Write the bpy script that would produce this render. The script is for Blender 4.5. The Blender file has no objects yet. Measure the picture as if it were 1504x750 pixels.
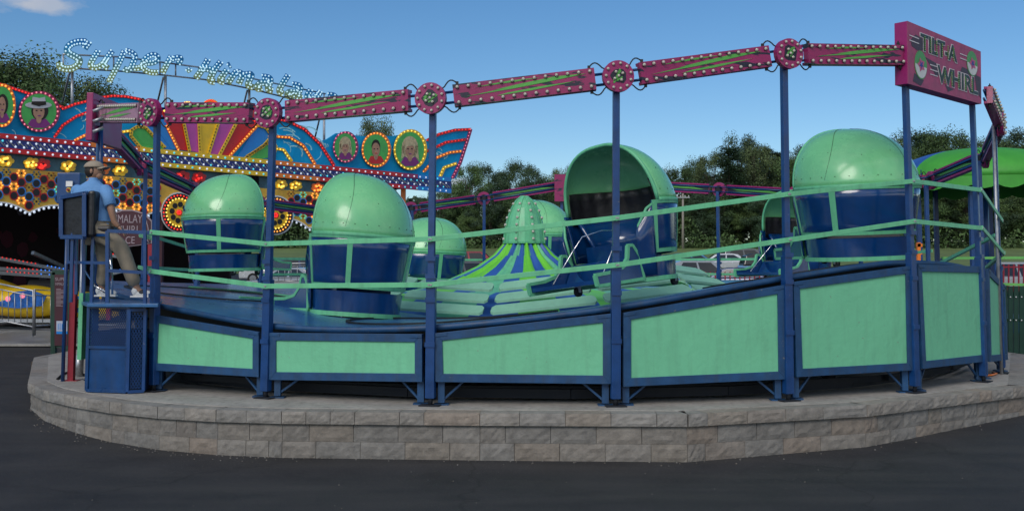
import bpy, math, random
from mathutils import Vector, Matrix, Euler
R = math.radians
rnd = random.Random(7)
S = bpy.context.scene
COL = S.collection

# ------------------------------------------------------------------ camera
FPX, PX, PY, CAMZ = 1500.0, 752.0, 290.0, 1.97
PITCH = math.atan((395 - PY) / FPX)
cam = bpy.data.cameras.new('camera'); camo = bpy.data.objects.new('camera', cam); COL.objects.link(camo)
camo.location = (0, 0, CAMZ); camo.rotation_euler = (R(90) + PITCH, 0, 0)
cam.sensor_width = 36; cam.lens = 36 * FPX / 1504
cam.shift_y = -(375 - PY) / 1504; cam.clip_end = 3000; cam.clip_start = 0.05
S.camera = camo
FW = Vector((0, math.cos(PITCH), math.sin(PITCH))); UPV = Vector((0, -math.sin(PITCH), math.cos(PITCH)))
O = Vector((0, 0, CAMZ))
def ray(x, y): return FW + Vector(((x - PX) / FPX, 0, 0)) + UPV * ((PY - y) / FPX)
def at(x, y, Y):
    d = ray(x, y); return O + d * (Y / d.y)
def onz(x, y, z):
    d = ray(x, y); return O + d * ((z - CAMZ) / d.z)
def onplane(x, y, A, B, off=0.0):
    """point on the vertical plane through A and B, pulled off metres towards the viewer's side"""
    n = Vector((-(B.y - A.y), B.x - A.x, 0)).normalized()
    if (O - A).dot(n) < 0: n = -n
    A2 = A + n * off
    d = ray(x, y); t = (A2 - O).dot(n) / d.dot(n)
    return O + d * t
def pnormal(A, B):
    n = Vector((-(B.y - A.y), B.x - A.x, 0)).normalized()
    return -n if (O - A).dot(n) < 0 else n

# ------------------------------------------------------------------ materials
MATS = {}
def mat(name, col, rough=0.5, metal=0.0, var=0.12, scale=3.0, bump=0.0, bscale=40.0, coat=0.0, emit=None, es=0.0, dirt=0.0, chips=0.0, spec=0.5, sheen=0.0):
    if name in MATS: return MATS[name]
    m = bpy.data.materials.new(name); m.use_nodes = True; nt = m.node_tree; N = nt.nodes; L = nt.links
    b = N['Principled BSDF']; b.inputs['Roughness'].default_value = rough; b.inputs['Metallic'].default_value = metal
    b.inputs['Coat Weight'].default_value = coat; b.inputs['Coat Roughness'].default_value = 0.14
    b.inputs['Specular IOR Level'].default_value = spec
    c = (*col, 1)
    tc = N.new('ShaderNodeTexCoord')
    if var or dirt or chips:
        nz = N.new('ShaderNodeTexNoise'); nz.inputs['Scale'].default_value = scale; nz.inputs['Detail'].default_value = 6
        nz.inputs['Roughness'].default_value = 0.65
        L.new(tc.outputs['Object'], nz.inputs['Vector'])
        mr = N.new('ShaderNodeMapRange'); mr.inputs[1].default_value = .3; mr.inputs[2].default_value = .7
        mr.inputs[3].default_value = 1 - var; mr.inputs[4].default_value = 1 + var
        L.new(nz.outputs['Fac'], mr.inputs[0])
        mx = N.new('ShaderNodeMix'); mx.data_type = 'RGBA'; mx.blend_type = 'MULTIPLY'; mx.inputs[0].default_value = 1
        mx.inputs[6].default_value = c; L.new(mr.outputs[0], mx.inputs[7])
        out = mx.outputs[2]
        rr = N.new('ShaderNodeMapRange'); rr.inputs[1].default_value = .3; rr.inputs[2].default_value = .7
        rr.inputs[3].default_value = max(0, rough - .08); rr.inputs[4].default_value = min(1, rough + .1)
        L.new(nz.outputs['Fac'], rr.inputs[0]); L.new(rr.outputs[0], b.inputs['Roughness'])
        if dirt:
            mp = N.new('ShaderNodeMapping'); mp.inputs['Scale'].default_value = (5, 5, .7)
            L.new(tc.outputs['Object'], mp.inputs[0])
            n2 = N.new('ShaderNodeTexNoise'); n2.inputs['Scale'].default_value = 2.5; n2.inputs['Detail'].default_value = 8
            L.new(mp.outputs[0], n2.inputs['Vector'])
            r2 = N.new('ShaderNodeMapRange'); r2.inputs[1].default_value = .48; r2.inputs[2].default_value = .75; r2.inputs[4].default_value = dirt
            L.new(n2.outputs['Fac'], r2.inputs[0])
            m2 = N.new('ShaderNodeMix'); m2.data_type = 'RGBA'; L.new(r2.outputs[0], m2.inputs[0]); L.new(out, m2.inputs[6])
            m2.inputs[7].default_value = (.045, .045, .04, 1); out = m2.outputs[2]
        if chips:
            n3 = N.new('ShaderNodeTexNoise'); n3.inputs['Scale'].default_value = 22; n3.inputs['Detail'].default_value = 3
            L.new(tc.outputs['Object'], n3.inputs['Vector'])
            r3 = N.new('ShaderNodeMapRange'); r3.inputs[1].default_value = .72; r3.inputs[2].default_value = .75; r3.inputs[4].default_value = chips
            L.new(n3.outputs['Fac'], r3.inputs[0])
            m3 = N.new('ShaderNodeMix'); m3.data_type = 'RGBA'; L.new(r3.outputs[0], m3.inputs[0]); L.new(out, m3.inputs[6])
            m3.inputs[7].default_value = (.22, .2, .18, 1); out = m3.outputs[2]
        L.new(out, b.inputs['Base Color'])
    else:
        b.inputs['Base Color'].default_value = c
    if bump:
        nb = N.new('ShaderNodeTexNoise'); nb.inputs['Scale'].default_value = bscale; nb.inputs['Detail'].default_value = 5
        L.new(tc.outputs['Object'], nb.inputs['Vector'])
        bp = N.new('ShaderNodeBump'); bp.inputs['Strength'].default_value = bump; bp.inputs['Distance'].default_value = .02
        L.new(nb.outputs['Fac'], bp.inputs['Height']); L.new(bp.outputs[0], b.inputs['Normal'])
    if emit: b.inputs['Emission Color'].default_value = (*emit, 1); b.inputs['Emission Strength'].default_value = es
    MATS[name] = m; return m

BLUE = mat('blue_enamel', (.004, .052, .18), .32, var=.25, scale=4, bump=.05, bscale=20, coat=.35, dirt=.35, chips=.35)
BLUEP = mat('blue_post_paint', (.004, .050, .19), .36, var=.25, scale=6, bump=.04, coat=.2, dirt=.15, chips=.5)
BLUEF = mat('blue_frame_paint', (.012, .065, .17), .5, var=.25, scale=5, bump=.15, bscale=18, dirt=.35, chips=.6)
MINT = mat('mint_paint', (.15, .56, .29), .45, var=.1, scale=4, bump=.05, dirt=.25, coat=.15, chips=.3)
MINTP = mat('mint_plywood', (.18, .58, .335), .58, var=.08, scale=.9, bump=.3, bscale=14, dirt=.14, chips=.6)
MINTL = mat('pale_mint_board', (.27, .58, .40), .55, var=.1, scale=3, bump=.2, bscale=20, dirt=.08)
HOODG = mat('green_fibreglass', (.21, .64, .29), .26, var=.08, scale=1.4, bump=.16, bscale=2.4, coat=.5, dirt=.04, chips=.3)
NAVYG = mat('navy_fibreglass', (.002, .042, .165), .16, var=.25, scale=2, bump=.3, bscale=3.0, coat=.9, dirt=.12)
BLACK = mat('black_rubber', (.012, .012, .013), .6, var=.2)
VINYL = mat('black_vinyl', (.015, .015, .018), .42, var=.3, bump=.6, bscale=8)
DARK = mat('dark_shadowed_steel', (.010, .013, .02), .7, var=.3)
CHROME = mat('chrome', (.7, .7, .72), .15, 1, var=.05)
GREY = mat('galvanised_steel', (.42, .43, .45), .4, .7, var=.2, scale=12)
WHITE = mat('white_paint', (.78, .78, .78), .5)
BULB = mat('bulb_glass', (.52, .49, .42), .12, var=.1, scale=30, coat=.5)
SOCK = mat('bulb_socket', (.05, .03, .04), .5)
LIME = mat('lime_vinyl', (.16, .62, .045), .38, var=.12, scale=2, bump=.1, bscale=6, coat=.1)
VBLUE = mat('blue_vinyl', (.03, .11, .40), .4, var=.15, scale=2, bump=.1, bscale=6)
REDP = mat('red_paint', (.28, .012, .03), .45, var=.2)
MAROON = mat('maroon_board', (.055, .008, .018), .5, var=.2)
DGREEN = mat('dark_green_paint', (.008, .045, .028), .45, var=.2, bump=.1)

def pink_mat():
    m = mat('magenta_splash', (.30, .012, .105), .42, var=.15, bump=.05, coat=.2)
    nt = m.node_tree; N = nt.nodes; L = nt.links; b = N['Principled BSDF']
    src = b.inputs['Base Color'].links[0].from_socket
    tc = N.new('ShaderNodeTexCoord'); mp = N.new('ShaderNodeMapping'); mp.inputs['Scale'].default_value = (1.4, 1.4, 9)
    mp.inputs['Rotation'].default_value = (0, .08, 0)
    L.new(tc.outputs['Object'], mp.inputs[0])
    nz = N.new('ShaderNodeTexNoise'); nz.inputs['Scale'].default_value = 2.2; nz.inputs['Detail'].default_value = 4; nz.inputs['Distortion'].default_value = .6
    L.new(mp.outputs[0], nz.inputs['Vector'])
    mr = N.new('ShaderNodeMapRange'); mr.inputs[1].default_value = .56; mr.inputs[2].default_value = .58
    L.new(nz.outputs['Fac'], mr.inputs[0])
    mx = N.new('ShaderNodeMix'); mx.data_type = 'RGBA'; L.new(mr.outputs[0], mx.inputs[0]); L.new(src, mx.inputs[6])
    mx.inputs[7].default_value = (.012, .012, .03, 1); L.new(mx.outputs[2], b.inputs['Base Color'])
    return m
PINK = pink_mat()
PINKP = mat('plain_magenta', (.32, .014, .12), .42, var=.12, coat=.2)
PINKD = mat('deep_magenta', (.30, .008, .13), .45, var=.12)
GFLASH = mat('flash_green', (.10, .40, .07), .45, var=.12)
NIGHT = mat('night_black_paint', (.012, .014, .03), .5)

# ------------------------------------------------------------------ mesh builder
OFF = {}
class MB:
    def __init__(s): s.starts = []; s.v = []; s.f = []; s.mi = []; s.cur = 0; s.sm = []; s.smooth = False
    def m(s, i): s.cur = i; return s
    def add(s, vs, fs):
        s.starts.append((len(s.v), len(s.f))); o = len(s.v); s.v += [Vector(v) for v in vs]
        for f in fs: s.f.append([i + o for i in f]); s.mi.append(s.cur); s.sm.append(s.smooth)
        return s
    def box(s, c, size, rot=None):
        hx, hy, hz = size[0] / 2, size[1] / 2, size[2] / 2
        vs = [Vector((x, y, z)) for x in (-hx, hx) for y in (-hy, hy) for z in (-hz, hz)]
        if rot is not None: vs = [rot @ v for v in vs]
        c = Vector(c)
        return s.add([v + c for v in vs], [(0, 1, 3, 2), (4, 6, 7, 5), (0, 4, 5, 1), (2, 3, 7, 6), (0, 2, 6, 4), (1, 5, 7, 3)])
    def bar(s, p, q, w, h=None, up=(0, 0, 1)):
        p = Vector(p); q = Vector(q); h = h or w; d = (q - p)
        if d.length < 1e-6: return s
        d = d.normalized(); up = Vector(up)
        if abs(d.dot(up)) > .98: up = Vector((0, 1, 0)) if abs(d.y) < .9 else Vector((1, 0, 0))
        r = d.cross(up).normalized(); u = r.cross(d).normalized()
        vs = []
        for e in (p, q):
            for a, b in ((-1, -1), (1, -1), (1, 1), (-1, 1)): vs.append(e + r * (a * w / 2) + u * (b * h / 2))
        return s.add(vs, [(3, 2, 1, 0), (4, 5, 6, 7), (0, 1, 5, 4), (1, 2, 6, 5), (2, 3, 7, 6), (3, 0, 4, 7)])
    def tube(s, pts, r, n=8, closed=False, r2=None, cap=True):
        pts = [Vector(p) for p in pts]; k = len(pts); sm = s.smooth; s.smooth = True
        s.starts.append((len(s.v), len(s.f))); o = len(s.v); prev = None
        for i, p in enumerate(pts):
            a = pts[(i - 1) % k] if (i > 0 or closed) else pts[i]
            b = pts[(i + 1) % k] if (i < k - 1 or closed) else pts[i]
            d = (b - a).normalized()
            if prev is None:
                ref = Vector((0, 0, 1)) if abs(d.z) < .9 else Vector((1, 0, 0))
                x = d.cross(ref).normalized()
            else:
                x = (prev - d * prev.dot(d)).normalized()
            prev = x; y = d.cross(x)
            rr = r if r2 is None else r + (r2 - r) * i / max(1, k - 1)
            for j in range(n):
                t = 2 * math.pi * j / n
                s.v.append(p + x * (math.cos(t) * rr) + y * (math.sin(t) * rr))
        for i in range(k if closed else k - 1):
            for j in range(n):
                a = o + i * n + j; b = o + i * n + (j + 1) % n
                c = o + ((i + 1) % k) * n + (j + 1) % n; d = o + ((i + 1) % k) * n + j
                s.f.append([a, b, c, d]); s.mi.append(s.cur); s.sm.append(True)
        s.smooth = sm
        if cap and not closed:
            s.f.append([o + j for j in range(n)][::-1]); s.mi.append(s.cur); s.sm.append(False)
            s.f.append([o + (k - 1) * n + j for j in range(n)]); s.mi.append(s.cur); s.sm.append(False)
        return s
    def prism(s, pts, off):
        """polygon pts extruded by vector off"""
        pts = [Vector(p) for p in pts]; n = len(pts); off = Vector(off)
        return s.add(pts + [p + off for p in pts], [list(range(n))[::-1], list(range(n, 2 * n))] + [(i, (i + 1) % n, n + (i + 1) % n, n + i) for i in range(n)])
    def sphere(s, c, r, nu=8, nv=5, sc=(1, 1, 1)):
        c = Vector(c); vs = [c + Vector((0, 0, r * sc[2]))]; fs = []
        for i in range(1, nv):
            ph = math.pi * i / nv
            for j in range(nu):
                t = 2 * math.pi * j / nu
                vs.append(c + Vector((math.sin(ph) * math.cos(t) * r * sc[0], math.sin(ph) * math.sin(t) * r * sc[1], math.cos(ph) * r * sc[2])))
        vs.append(c - Vector((0, 0, r * sc[2])))
        for j in range(nu): fs.append((0, 1 + j, 1 + (j + 1) % nu))
        for i in range(nv - 2):
            for j in range(nu):
                a = 1 + i * nu + j; b = 1 + i * nu + (j + 1) % nu
                fs.append((a, a + nu, b + nu, b))
        L_ = len(vs) - 1
        for j in range(nu): fs.append((L_, 1 + (nv - 2) * nu + (j + 1) % nu, 1 + (nv - 2) * nu + j))
        sm = s.smooth; s.smooth = True; s.add(vs, fs); s.smooth = sm; return s
    def grid(s, fn, nu, nv, wrap=False):
        o = len(s.v); m_ = nu if wrap else nu + 1
        for j in range(nv + 1):
            for i in range(m_): s.v.append(Vector(fn(i / nu, j / nv)))
        for j in range(nv):
            for i in range(nu):
                a = o + j * m_ + i; b = o + j * m_ + (i + 1) % m_
                s.f.append([a, b, b + m_, a + m_]); s.mi.append(s.cur); s.sm.append(s.smooth)
        return s
    def build(s, name, mats, parent=None, kind=None, label=None, cat=None, group=None, bevel=0, off=None, solid=0, pieces=False):
        if pieces:
            out = None; st_ = s.starts + [(len(s.v), len(s.f))]
            for (v0, f0), (v1, f1) in zip(st_, st_[1:]):
                q = MB(); q.v = s.v[v0:v1]; q.f = [[i - v0 for i in f] for f in s.f[f0:f1]]; q.mi = s.mi[f0:f1]; q.sm = s.sm[f0:f1]
                out = q.build(name, mats, parent, kind, label, cat, group, bevel, off, solid)
            return out
        if not isinstance(mats, (list, tuple)): mats = [mats]
        off = Vector(off) if off is not None else (OFF.get(parent.name, Vector()) if parent else Vector())
        me = bpy.data.meshes.new(name); me.from_pydata([tuple(v - off) for v in s.v], [], s.f)
        for m_ in mats: me.materials.append(m_)
        me.polygons.foreach_set('material_index', s.mi); me.polygons.foreach_set('use_smooth', s.sm)
        me.update()
        o = bpy.data.objects.new(name, me); COL.objects.link(o)
        if parent: o.parent = parent; OFF[o.name] = off
        else: o.location = off; OFF[o.name] = off
        if kind: o['kind'] = kind
        if label: o['label'] = label
        if cat: o['category'] = cat
        if group: o['group'] = group
        if solid:
            md = o.modifiers.new('s', 'SOLIDIFY'); md.thickness = solid; md.offset = 0
        if bevel:
            md = o.modifiers.new('b', 'BEVEL'); md.width = bevel; md.segments = 2; md.limit_method = 'ANGLE'; md.angle_limit = R(40)
        return o
def thing(name, label, cat, loc=(0, 0, 0), group=None, rz=0):
    o = bpy.data.objects.new(name, None); COL.objects.link(o); o.location = loc; o.rotation_euler = (0, 0, rz)
    o['label'] = label; o['category'] = cat
    if group: o['group'] = group
    OFF[o.name] = Vector(loc); return o
def copy_tree(o, parent=None):
    c = o.copy(); COL.objects.link(c); c.parent = parent
    for ch in list(o.children): copy_tree(ch, c)
    return c
SPH = {}
BC = {}
def bulbs(parent, pts, r, m, name='bulb', cap=90, nu=8, nv=5, rootkey=None):
    key = (r, m.name, nu)
    if key not in SPH:
        b = MB(); b.sphere((0, 0, 0), r, nu, nv); me = bpy.data.meshes.new('bulb'); me.from_pydata([tuple(v) for v in b.v], [], b.f)
        me.materials.append(m); me.polygons.foreach_set('use_smooth', b.sm); SPH[key] = me
    off = OFF[parent.name]; k = BC.get(rootkey or parent.name, 0); rest = MB()
    for p in pts:
        if k < cap:
            o = bpy.data.objects.new(name, SPH[key]); COL.objects.link(o); o.parent = parent; o.location = Vector(p) - off; OFF[o.name] = off
            k += 1
        else: rest.sphere(p, r, max(6, nu - 2), 4)
    BC[rootkey or parent.name] = k
    if rest.v: rest.build(name + '_rows', m, parent, kind='stuff')
def text(body, size, org, xd, ud, m, name, parent, depth=.004, offset=0, align='CENTER', sx=1.0):
    cu = bpy.data.curves.new(name, 'FONT'); cu.body = body; cu.size = size; cu.extrude = depth / 2; cu.offset = offset
    cu.align_x = align; cu.align_y = 'CENTER'; cu.resolution_u = 3
    t = bpy.data.objects.new(name, cu); COL.objects.link(t)
    dg = bpy.context.evaluated_depsgraph_get(); me = bpy.data.meshes.new_from_object(t.evaluated_get(dg))
    bpy.data.objects.remove(t); bpy.data.curves.remove(cu)
    xd = Vector(xd).normalized(); ud = Vector(ud).normalized(); n = xd.cross(ud)
    off = OFF.get(parent.name, Vector()) if parent else Vector()
    for v in me.vertices: c = v.co.copy(); v.co = Vector(org) + xd * (c.x * sx) + ud * c.y + n * c.z - off
    me.materials.clear(); me.materials.append(m)
    o = bpy.data.objects.new(name, me); COL.objects.link(o)
    if parent: o.parent = parent; OFF[o.name] = off
    return o

# ------------------------------------------------------------------ world and light
w = bpy.data.worlds.new('World'); S.world = w; w.use_nodes = True; nt = w.node_tree; N = nt.nodes; L = nt.links
bg = N['Background']; sky = N.new('ShaderNodeTexSky'); sky.sky_type = 'NISHITA'; sky.sun_disc = False
SUN_EL, SUN_AZ = 38, 205     # azimuth measured clockwise from +Y (the view direction)
sky.sun_elevation = R(SUN_EL); sky.sun_rotation = R(SUN_AZ); sky.air_density = 1.0; sky.dust_density = 0.1; sky.ozone_density = 3.5; sky.altitude = 200
tc = N.new('ShaderNodeTexCoord'); hs_ = N.new('ShaderNodeHueSaturation'); hs_.inputs['Saturation'].default_value = 1.22; L.new(sky.outputs[0], hs_.inputs['Color']); prev = hs_.outputs[0]
nz = N.new('ShaderNodeTexNoise'); nz.inputs['Scale'].default_value = 22; nz.inputs['Detail'].default_value = 7; nz.inputs['Roughness'].default_value = .6
mpn = N.new('ShaderNodeMapping'); mpn.inputs['Scale'].default_value = (1, 1, 2.6); L.new(tc.outputs['Generated'], mpn.inputs[0]); L.new(mpn.outputs[0], nz.inputs['Vector'])
for (cx, cy, rad, st) in ((75, 6, .055, .75), (10, -10, .06, .6), (668, 268, .03, .9), (640, 275, .02, .8)):
    d = ray(cx, cy).normalized()
    vs = N.new('ShaderNodeVectorMath'); vs.operation = 'SUBTRACT'; L.new(tc.outputs['Generated'], vs.inputs[0]); vs.inputs[1].default_value = d
    vm = N.new('ShaderNodeVectorMath'); vm.operation = 'MULTIPLY'; L.new(vs.outputs[0], vm.inputs[0]); vm.inputs[1].default_value = (1, 1, 2.6)
    ln = N.new('ShaderNodeVectorMath'); ln.operation = 'LENGTH'; L.new(vm.outputs[0], ln.inputs[0])
    mr = N.new('ShaderNodeMapRange'); mr.inputs[1].default_value = 0; mr.inputs[2].default_value = rad; mr.inputs[3].default_value = .78; mr.inputs[4].default_value = 0
    L.new(ln.outputs['Value'], mr.inputs[0])
    ad = N.new('ShaderNodeMath'); ad.operation = 'ADD'; L.new(mr.outputs[0], ad.inputs[0]); L.new(nz.outputs['Fac'], ad.inputs[1])
    m2 = N.new('ShaderNodeMapRange'); m2.inputs[1].default_value = .86; m2.inputs[2].default_value = 1.12; m2.inputs[4].default_value = st
    L.new(ad.outputs[0], m2.inputs[0])
    mx = N.new('ShaderNodeMix'); mx.data_type = 'RGBA'; L.new(m2.outputs[0], mx.inputs[0]); L.new(prev, mx.inputs[6]); mx.inputs[7].default_value = (4.6, 4.9, 5.6, 1)
    prev = mx.outputs[2]
# broken cloud over the part of the sky behind the photographer
n9 = N.new('ShaderNodeTexNoise'); n9.inputs['Scale'].default_value = 3.2; n9.inputs['Detail'].default_value = 8; n9.inputs['Roughness'].default_value = .58; L.new(mpn.outputs[0], n9.inputs['Vector'])
r9 = N.new('ShaderNodeMapRange'); r9.inputs[1].default_value = .44; r9.inputs[2].default_value = .60; L.new(n9.outputs['Fac'], r9.inputs[0])
s9 = N.new('ShaderNodeSeparateXYZ'); L.new(tc.outputs['Generated'], s9.inputs[0])
b9 = N.new('ShaderNodeMapRange'); b9.inputs[1].default_value = .25; b9.inputs[2].default_value = -.25; L.new(s9.outputs['Y'], b9.inputs[0])
m9 = N.new('ShaderNodeMath'); m9.operation = 'MULTIPLY'; L.new(r9.outputs[0], m9.inputs[0]); L.new(b9.outputs[0], m9.inputs[1])
x9 = N.new('ShaderNodeMix'); x9.data_type = 'RGBA'; L.new(m9.outputs[0], x9.inputs[0]); L.new(prev, x9.inputs[6]); x9.inputs[7].default_value = (9.5, 9.3, 8.8, 1)
prev = x9.outputs[2]
L.new(prev, bg.inputs['Color']); bg.inputs['Strength'].default_value = .088
sl = bpy.data.lights.new('sun', 'SUN'); sl.energy = 1.3; sl.angle = R(28); sl.color = (1, .93, .84)
so = bpy.data.objects.new('sun', sl); COL.objects.link(so)
az = R(SUN_AZ); el = R(SUN_EL); sd = Vector((math.sin(az) * math.cos(el), math.cos(az) * math.cos(el), math.sin(el)))
so.rotation_euler = sd.to_track_quat('Z', 'Y').to_euler()
S.view_settings.view_transform = 'Standard'; S.view_settings.look = 'None'; S.view_settings.gamma = 1; S.view_settings.exposure = 0.25

# ------------------------------------------------------------------ ground
def gz(Y):
    P = [(-60, 0), (9.6, 0), (11.5, .08), (13.5, .2), (16, .22), (32, .25), (60, .7), (76, 1.6), (150, 5.2), (230, 8), (500, 14), (2500, 30)]
    for (a, za), (b, zb) in zip(P, P[1:]):
        if Y <= b: return za + (zb - za) * max(0, (Y - a)) / (b - a)
    return P[-1][1]
def sheet(name, ys, x0, x1, dz, m):
    b = MB(); xs = [x0 + (x1 - x0) * i / 12 for i in range(13)]
    o = 0
    for y in ys:
        for x in xs: b.v.append(Vector((x, y, gz(y) + dz)))
    for j in range(len(ys) - 1):
        for i in range(12): a = j * 13 + i; b.f.append([a, a + 1, a + 14, a + 13]); b.mi.append(0); b.sm.append(True)
    return b.build(name, m, kind='structure')
ASPH = mat('asphalt', (.030, .030, .032), .78, var=.3, scale=1.2, bump=.35, bscale=120, spec=.35)
nt = ASPH.node_tree; N = nt.nodes; L = nt.links; b_ = N['Principled BSDF']; src = b_.inputs['Base Color'].links[0].from_socket
tc = N.new('ShaderNodeTexCoord'); mp = N.new('ShaderNodeMapping'); mp.inputs['Scale'].default_value = (.25, 1.6, 1); L.new(tc.outputs['Object'], mp.inputs[0])
n4 = N.new('ShaderNodeTexNoise'); n4.inputs['Scale'].default_value = 1.5; n4.inputs['Detail'].default_value = 6; L.new(mp.outputs[0], n4.inputs['Vector'])
r4 = N.new('ShaderNodeMapRange'); r4.inputs[1].default_value = .45; r4.inputs[2].default_value = .75; r4.inputs[3].default_value = 0; r4.inputs[4].default_value = .55; L.new(n4.outputs['Fac'], r4.inputs[0])
m4 = N.new('ShaderNodeMix'); m4.data_type = 'RGBA'; L.new(r4.outputs[0], m4.inputs[0]); L.new(src, m4.inputs[6]); m4.inputs[7].default_value = (.06, .057, .054, 1)
n5 = N.new('ShaderNodeTexNoise'); n5.inputs['Scale'].default_value = 90; n5.inputs['Detail'].default_value = 2; L.new(tc.outputs['Object'], n5.inputs['Vector'])
r5 = N.new('ShaderNodeMapRange'); r5.inputs[1].default_value = .62; r5.inputs[2].default_value = .72; r5.inputs[4].default_value = .8; L.new(n5.outputs['Fac'], r5.inputs[0])
m5 = N.new('ShaderNodeMix'); m5.data_type = 'RGBA'; L.new(r5.outputs[0], m5.inputs[0]); L.new(m4.outputs[2], m5.inputs[6]); m5.inputs[7].default_value = (.13, .125, .12, 1)
vo = N.new('ShaderNodeTexVoronoi'); vo.feature = 'DISTANCE_TO_EDGE'; vo.inputs['Scale'].default_value = .45; nw = N.new('ShaderNodeTexNoise'); nw.inputs['Scale'].default_value = 1.5; nw.inputs['Detail'].default_value = 6; L.new(tc.outputs['Object'], nw.inputs['Vector'])
vm_ = N.new('ShaderNodeMix'); vm_.data_type = 'RGBA'; vm_.inputs[0].default_value = .45; L.new(tc.outputs['Object'], vm_.inputs[6]); L.new(nw.outputs['Color'], vm_.inputs[7]); L.new(vm_.outputs[2], vo.inputs['Vector'])
rv = N.new('ShaderNodeMapRange'); rv.inputs[1].default_value = .0; rv.inputs[2].default_value = .006; rv.inputs[3].default_value = .55; rv.inputs[4].default_value = 0; L.new(vo.outputs['Distance'], rv.inputs[0])
m6 = N.new('ShaderNodeMix'); m6.data_type = 'RGBA'; L.new(rv.outputs[0], m6.inputs[0]); L.new(m5.outputs[2], m6.inputs[6]); m6.inputs[7].default_value = (.015, .015, .015, 1)
L.new(m6.outputs[2], b_.inputs['Base Color'])
sheet('ground', [-60, 5, 9.6, 10.5, 11.5, 12.5, 13.5, 16, 32, 45, 60, 76, 100, 150, 230, 500, 2500], -1600, 1600, 0, ASPH)
GRASS = mat('field_grass', (.13, .18, .05), .9, var=.35, scale=.35, bump=.5, bscale=6)
sheet('field', [76, 100, 150, 230, 500, 2500], -1500, 1500, .03, GRASS)
CONC = mat('concrete', (.36, .34, .31), .85, var=.18, scale=2.2, bump=.25, bscale=50, dirt=.4)

# retaining wall ring and slab
C0 = Vector((.4, 18.2, 0))
def ring(th, r, z=0): t = R(th); return Vector((C0.x + r * math.sin(t), C0.y - r * math.cos(t), z))
SLAB = .52
corn = [onz(x, y, SLAB) for x, y in ((46, 561), (68, 571), (112, 580.5), (165, 588.5), (235, 595.5), (320, 600), (415, 602.5), (705, 605), (1009, 606.5), (1270, 593), (1504, 566))]
angs = [86, 106, 126, 146, 166, 186, 206, 226, 246, 262, 278]
corn += [ring(a, 8.35) for a in angs]
nC = len(corn)
STONE = bpy.data.materials.new('split_face_stone'); STONE.use_nodes = True
nt = STONE.node_tree; N = nt.nodes; L = nt.links; b_ = N['Principled BSDF']; b_.inputs['Roughness'].default_value = .9
tc = N.new('ShaderNodeTexCoord'); gi = N.new('ShaderNodeNewGeometry')
vr = N.new('ShaderNodeValToRGB'); e = vr.color_ramp.elements
e[0].position = 0; e[0].color = (.20, .19, .175, 1); e[1].position = 1; e[1].color = (.215, .193, .165, 1)
for p, c in ((.3, (.222, .21, .193, 1)), (.55, (.23, .207, .18, 1)), (.75, (.19, .178, .162, 1)), (.88, (.24, .20, .165, 1))):
    x = e.new(p); x.color = c
L.new(gi.outputs['Random Per Island'], vr.inputs[0])
nz = N.new('ShaderNodeTexNoise'); nz.inputs['Scale'].default_value = 9; nz.inputs['Detail'].default_value = 10; nz.inputs['Roughness'].default_value = .7; L.new(tc.outputs['Object'], nz.inputs['Vector'])
mr = N.new('ShaderNodeMapRange'); mr.inputs[1].default_value = .3; mr.inputs[2].default_value = .7; mr.inputs[3].default_value = .72; mr.inputs[4].default_value = 1.28; L.new(nz.outputs['Fac'], mr.inputs[0])
mx = N.new('ShaderNodeMix'); mx.data_type = 'RGBA'; mx.blend_type = 'MULTIPLY'; mx.inputs[0].default_value = 1; L.new(vr.outputs[0], mx.inputs[6]); L.new(mr.outputs[0], mx.inputs[7])
n2 = N.new('ShaderNodeTexNoise'); n2.inputs['Scale'].default_value = 1.3; n2.inputs['Detail'].default_value = 5; L.new(tc.outputs['Object'], n2.inputs['Vector'])
r2 = N.new('ShaderNodeMapRange'); r2.inputs[1].default_value = .55; r2.inputs[2].default_value = .75; r2.inputs[4].default_value = .28; L.new(n2.outputs['Fac'], r2.inputs[0])
m2 = N.new('ShaderNodeMix'); m2.data_type = 'RGBA'; L.new(r2.outputs[0], m2.inputs[0]); L.new(mx.outputs[2], m2.inputs[6]); m2.inputs[7].default_value = (.42, .40, .37, 1)
L.new(m2.outputs[2], b_.inputs['Base Color'])
nb = N.new('ShaderNodeTexNoise'); nb.inputs['Scale'].default_value = 26; nb.inputs['Detail'].default_value = 9; nb.inputs['Roughness'].default_value = .65; L.new(tc.outputs['Object'], nb.inputs['Vector'])
bp = N.new('ShaderNodeBump'); bp.inputs['Strength'].default_value = .9; bp.inputs['Distance'].default_value = .012; L.new(nb.outputs['Fac'], bp.inputs['Height']); L.new(bp.outputs[0], b_.inputs['Normal'])
CAPS2 = STONE.copy(); CAPS2.name = 'coping_stone'
for e_ in CAPS2.node_tree.nodes['Color Ramp'].color_ramp.elements: e_.color = [c * 1.22 for c in e_.color[:3]] + [1]
CAPST = mat('cap_stone', (.33, .285, .25), .88, var=.22, scale=3, bump=.5, bscale=25)

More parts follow.
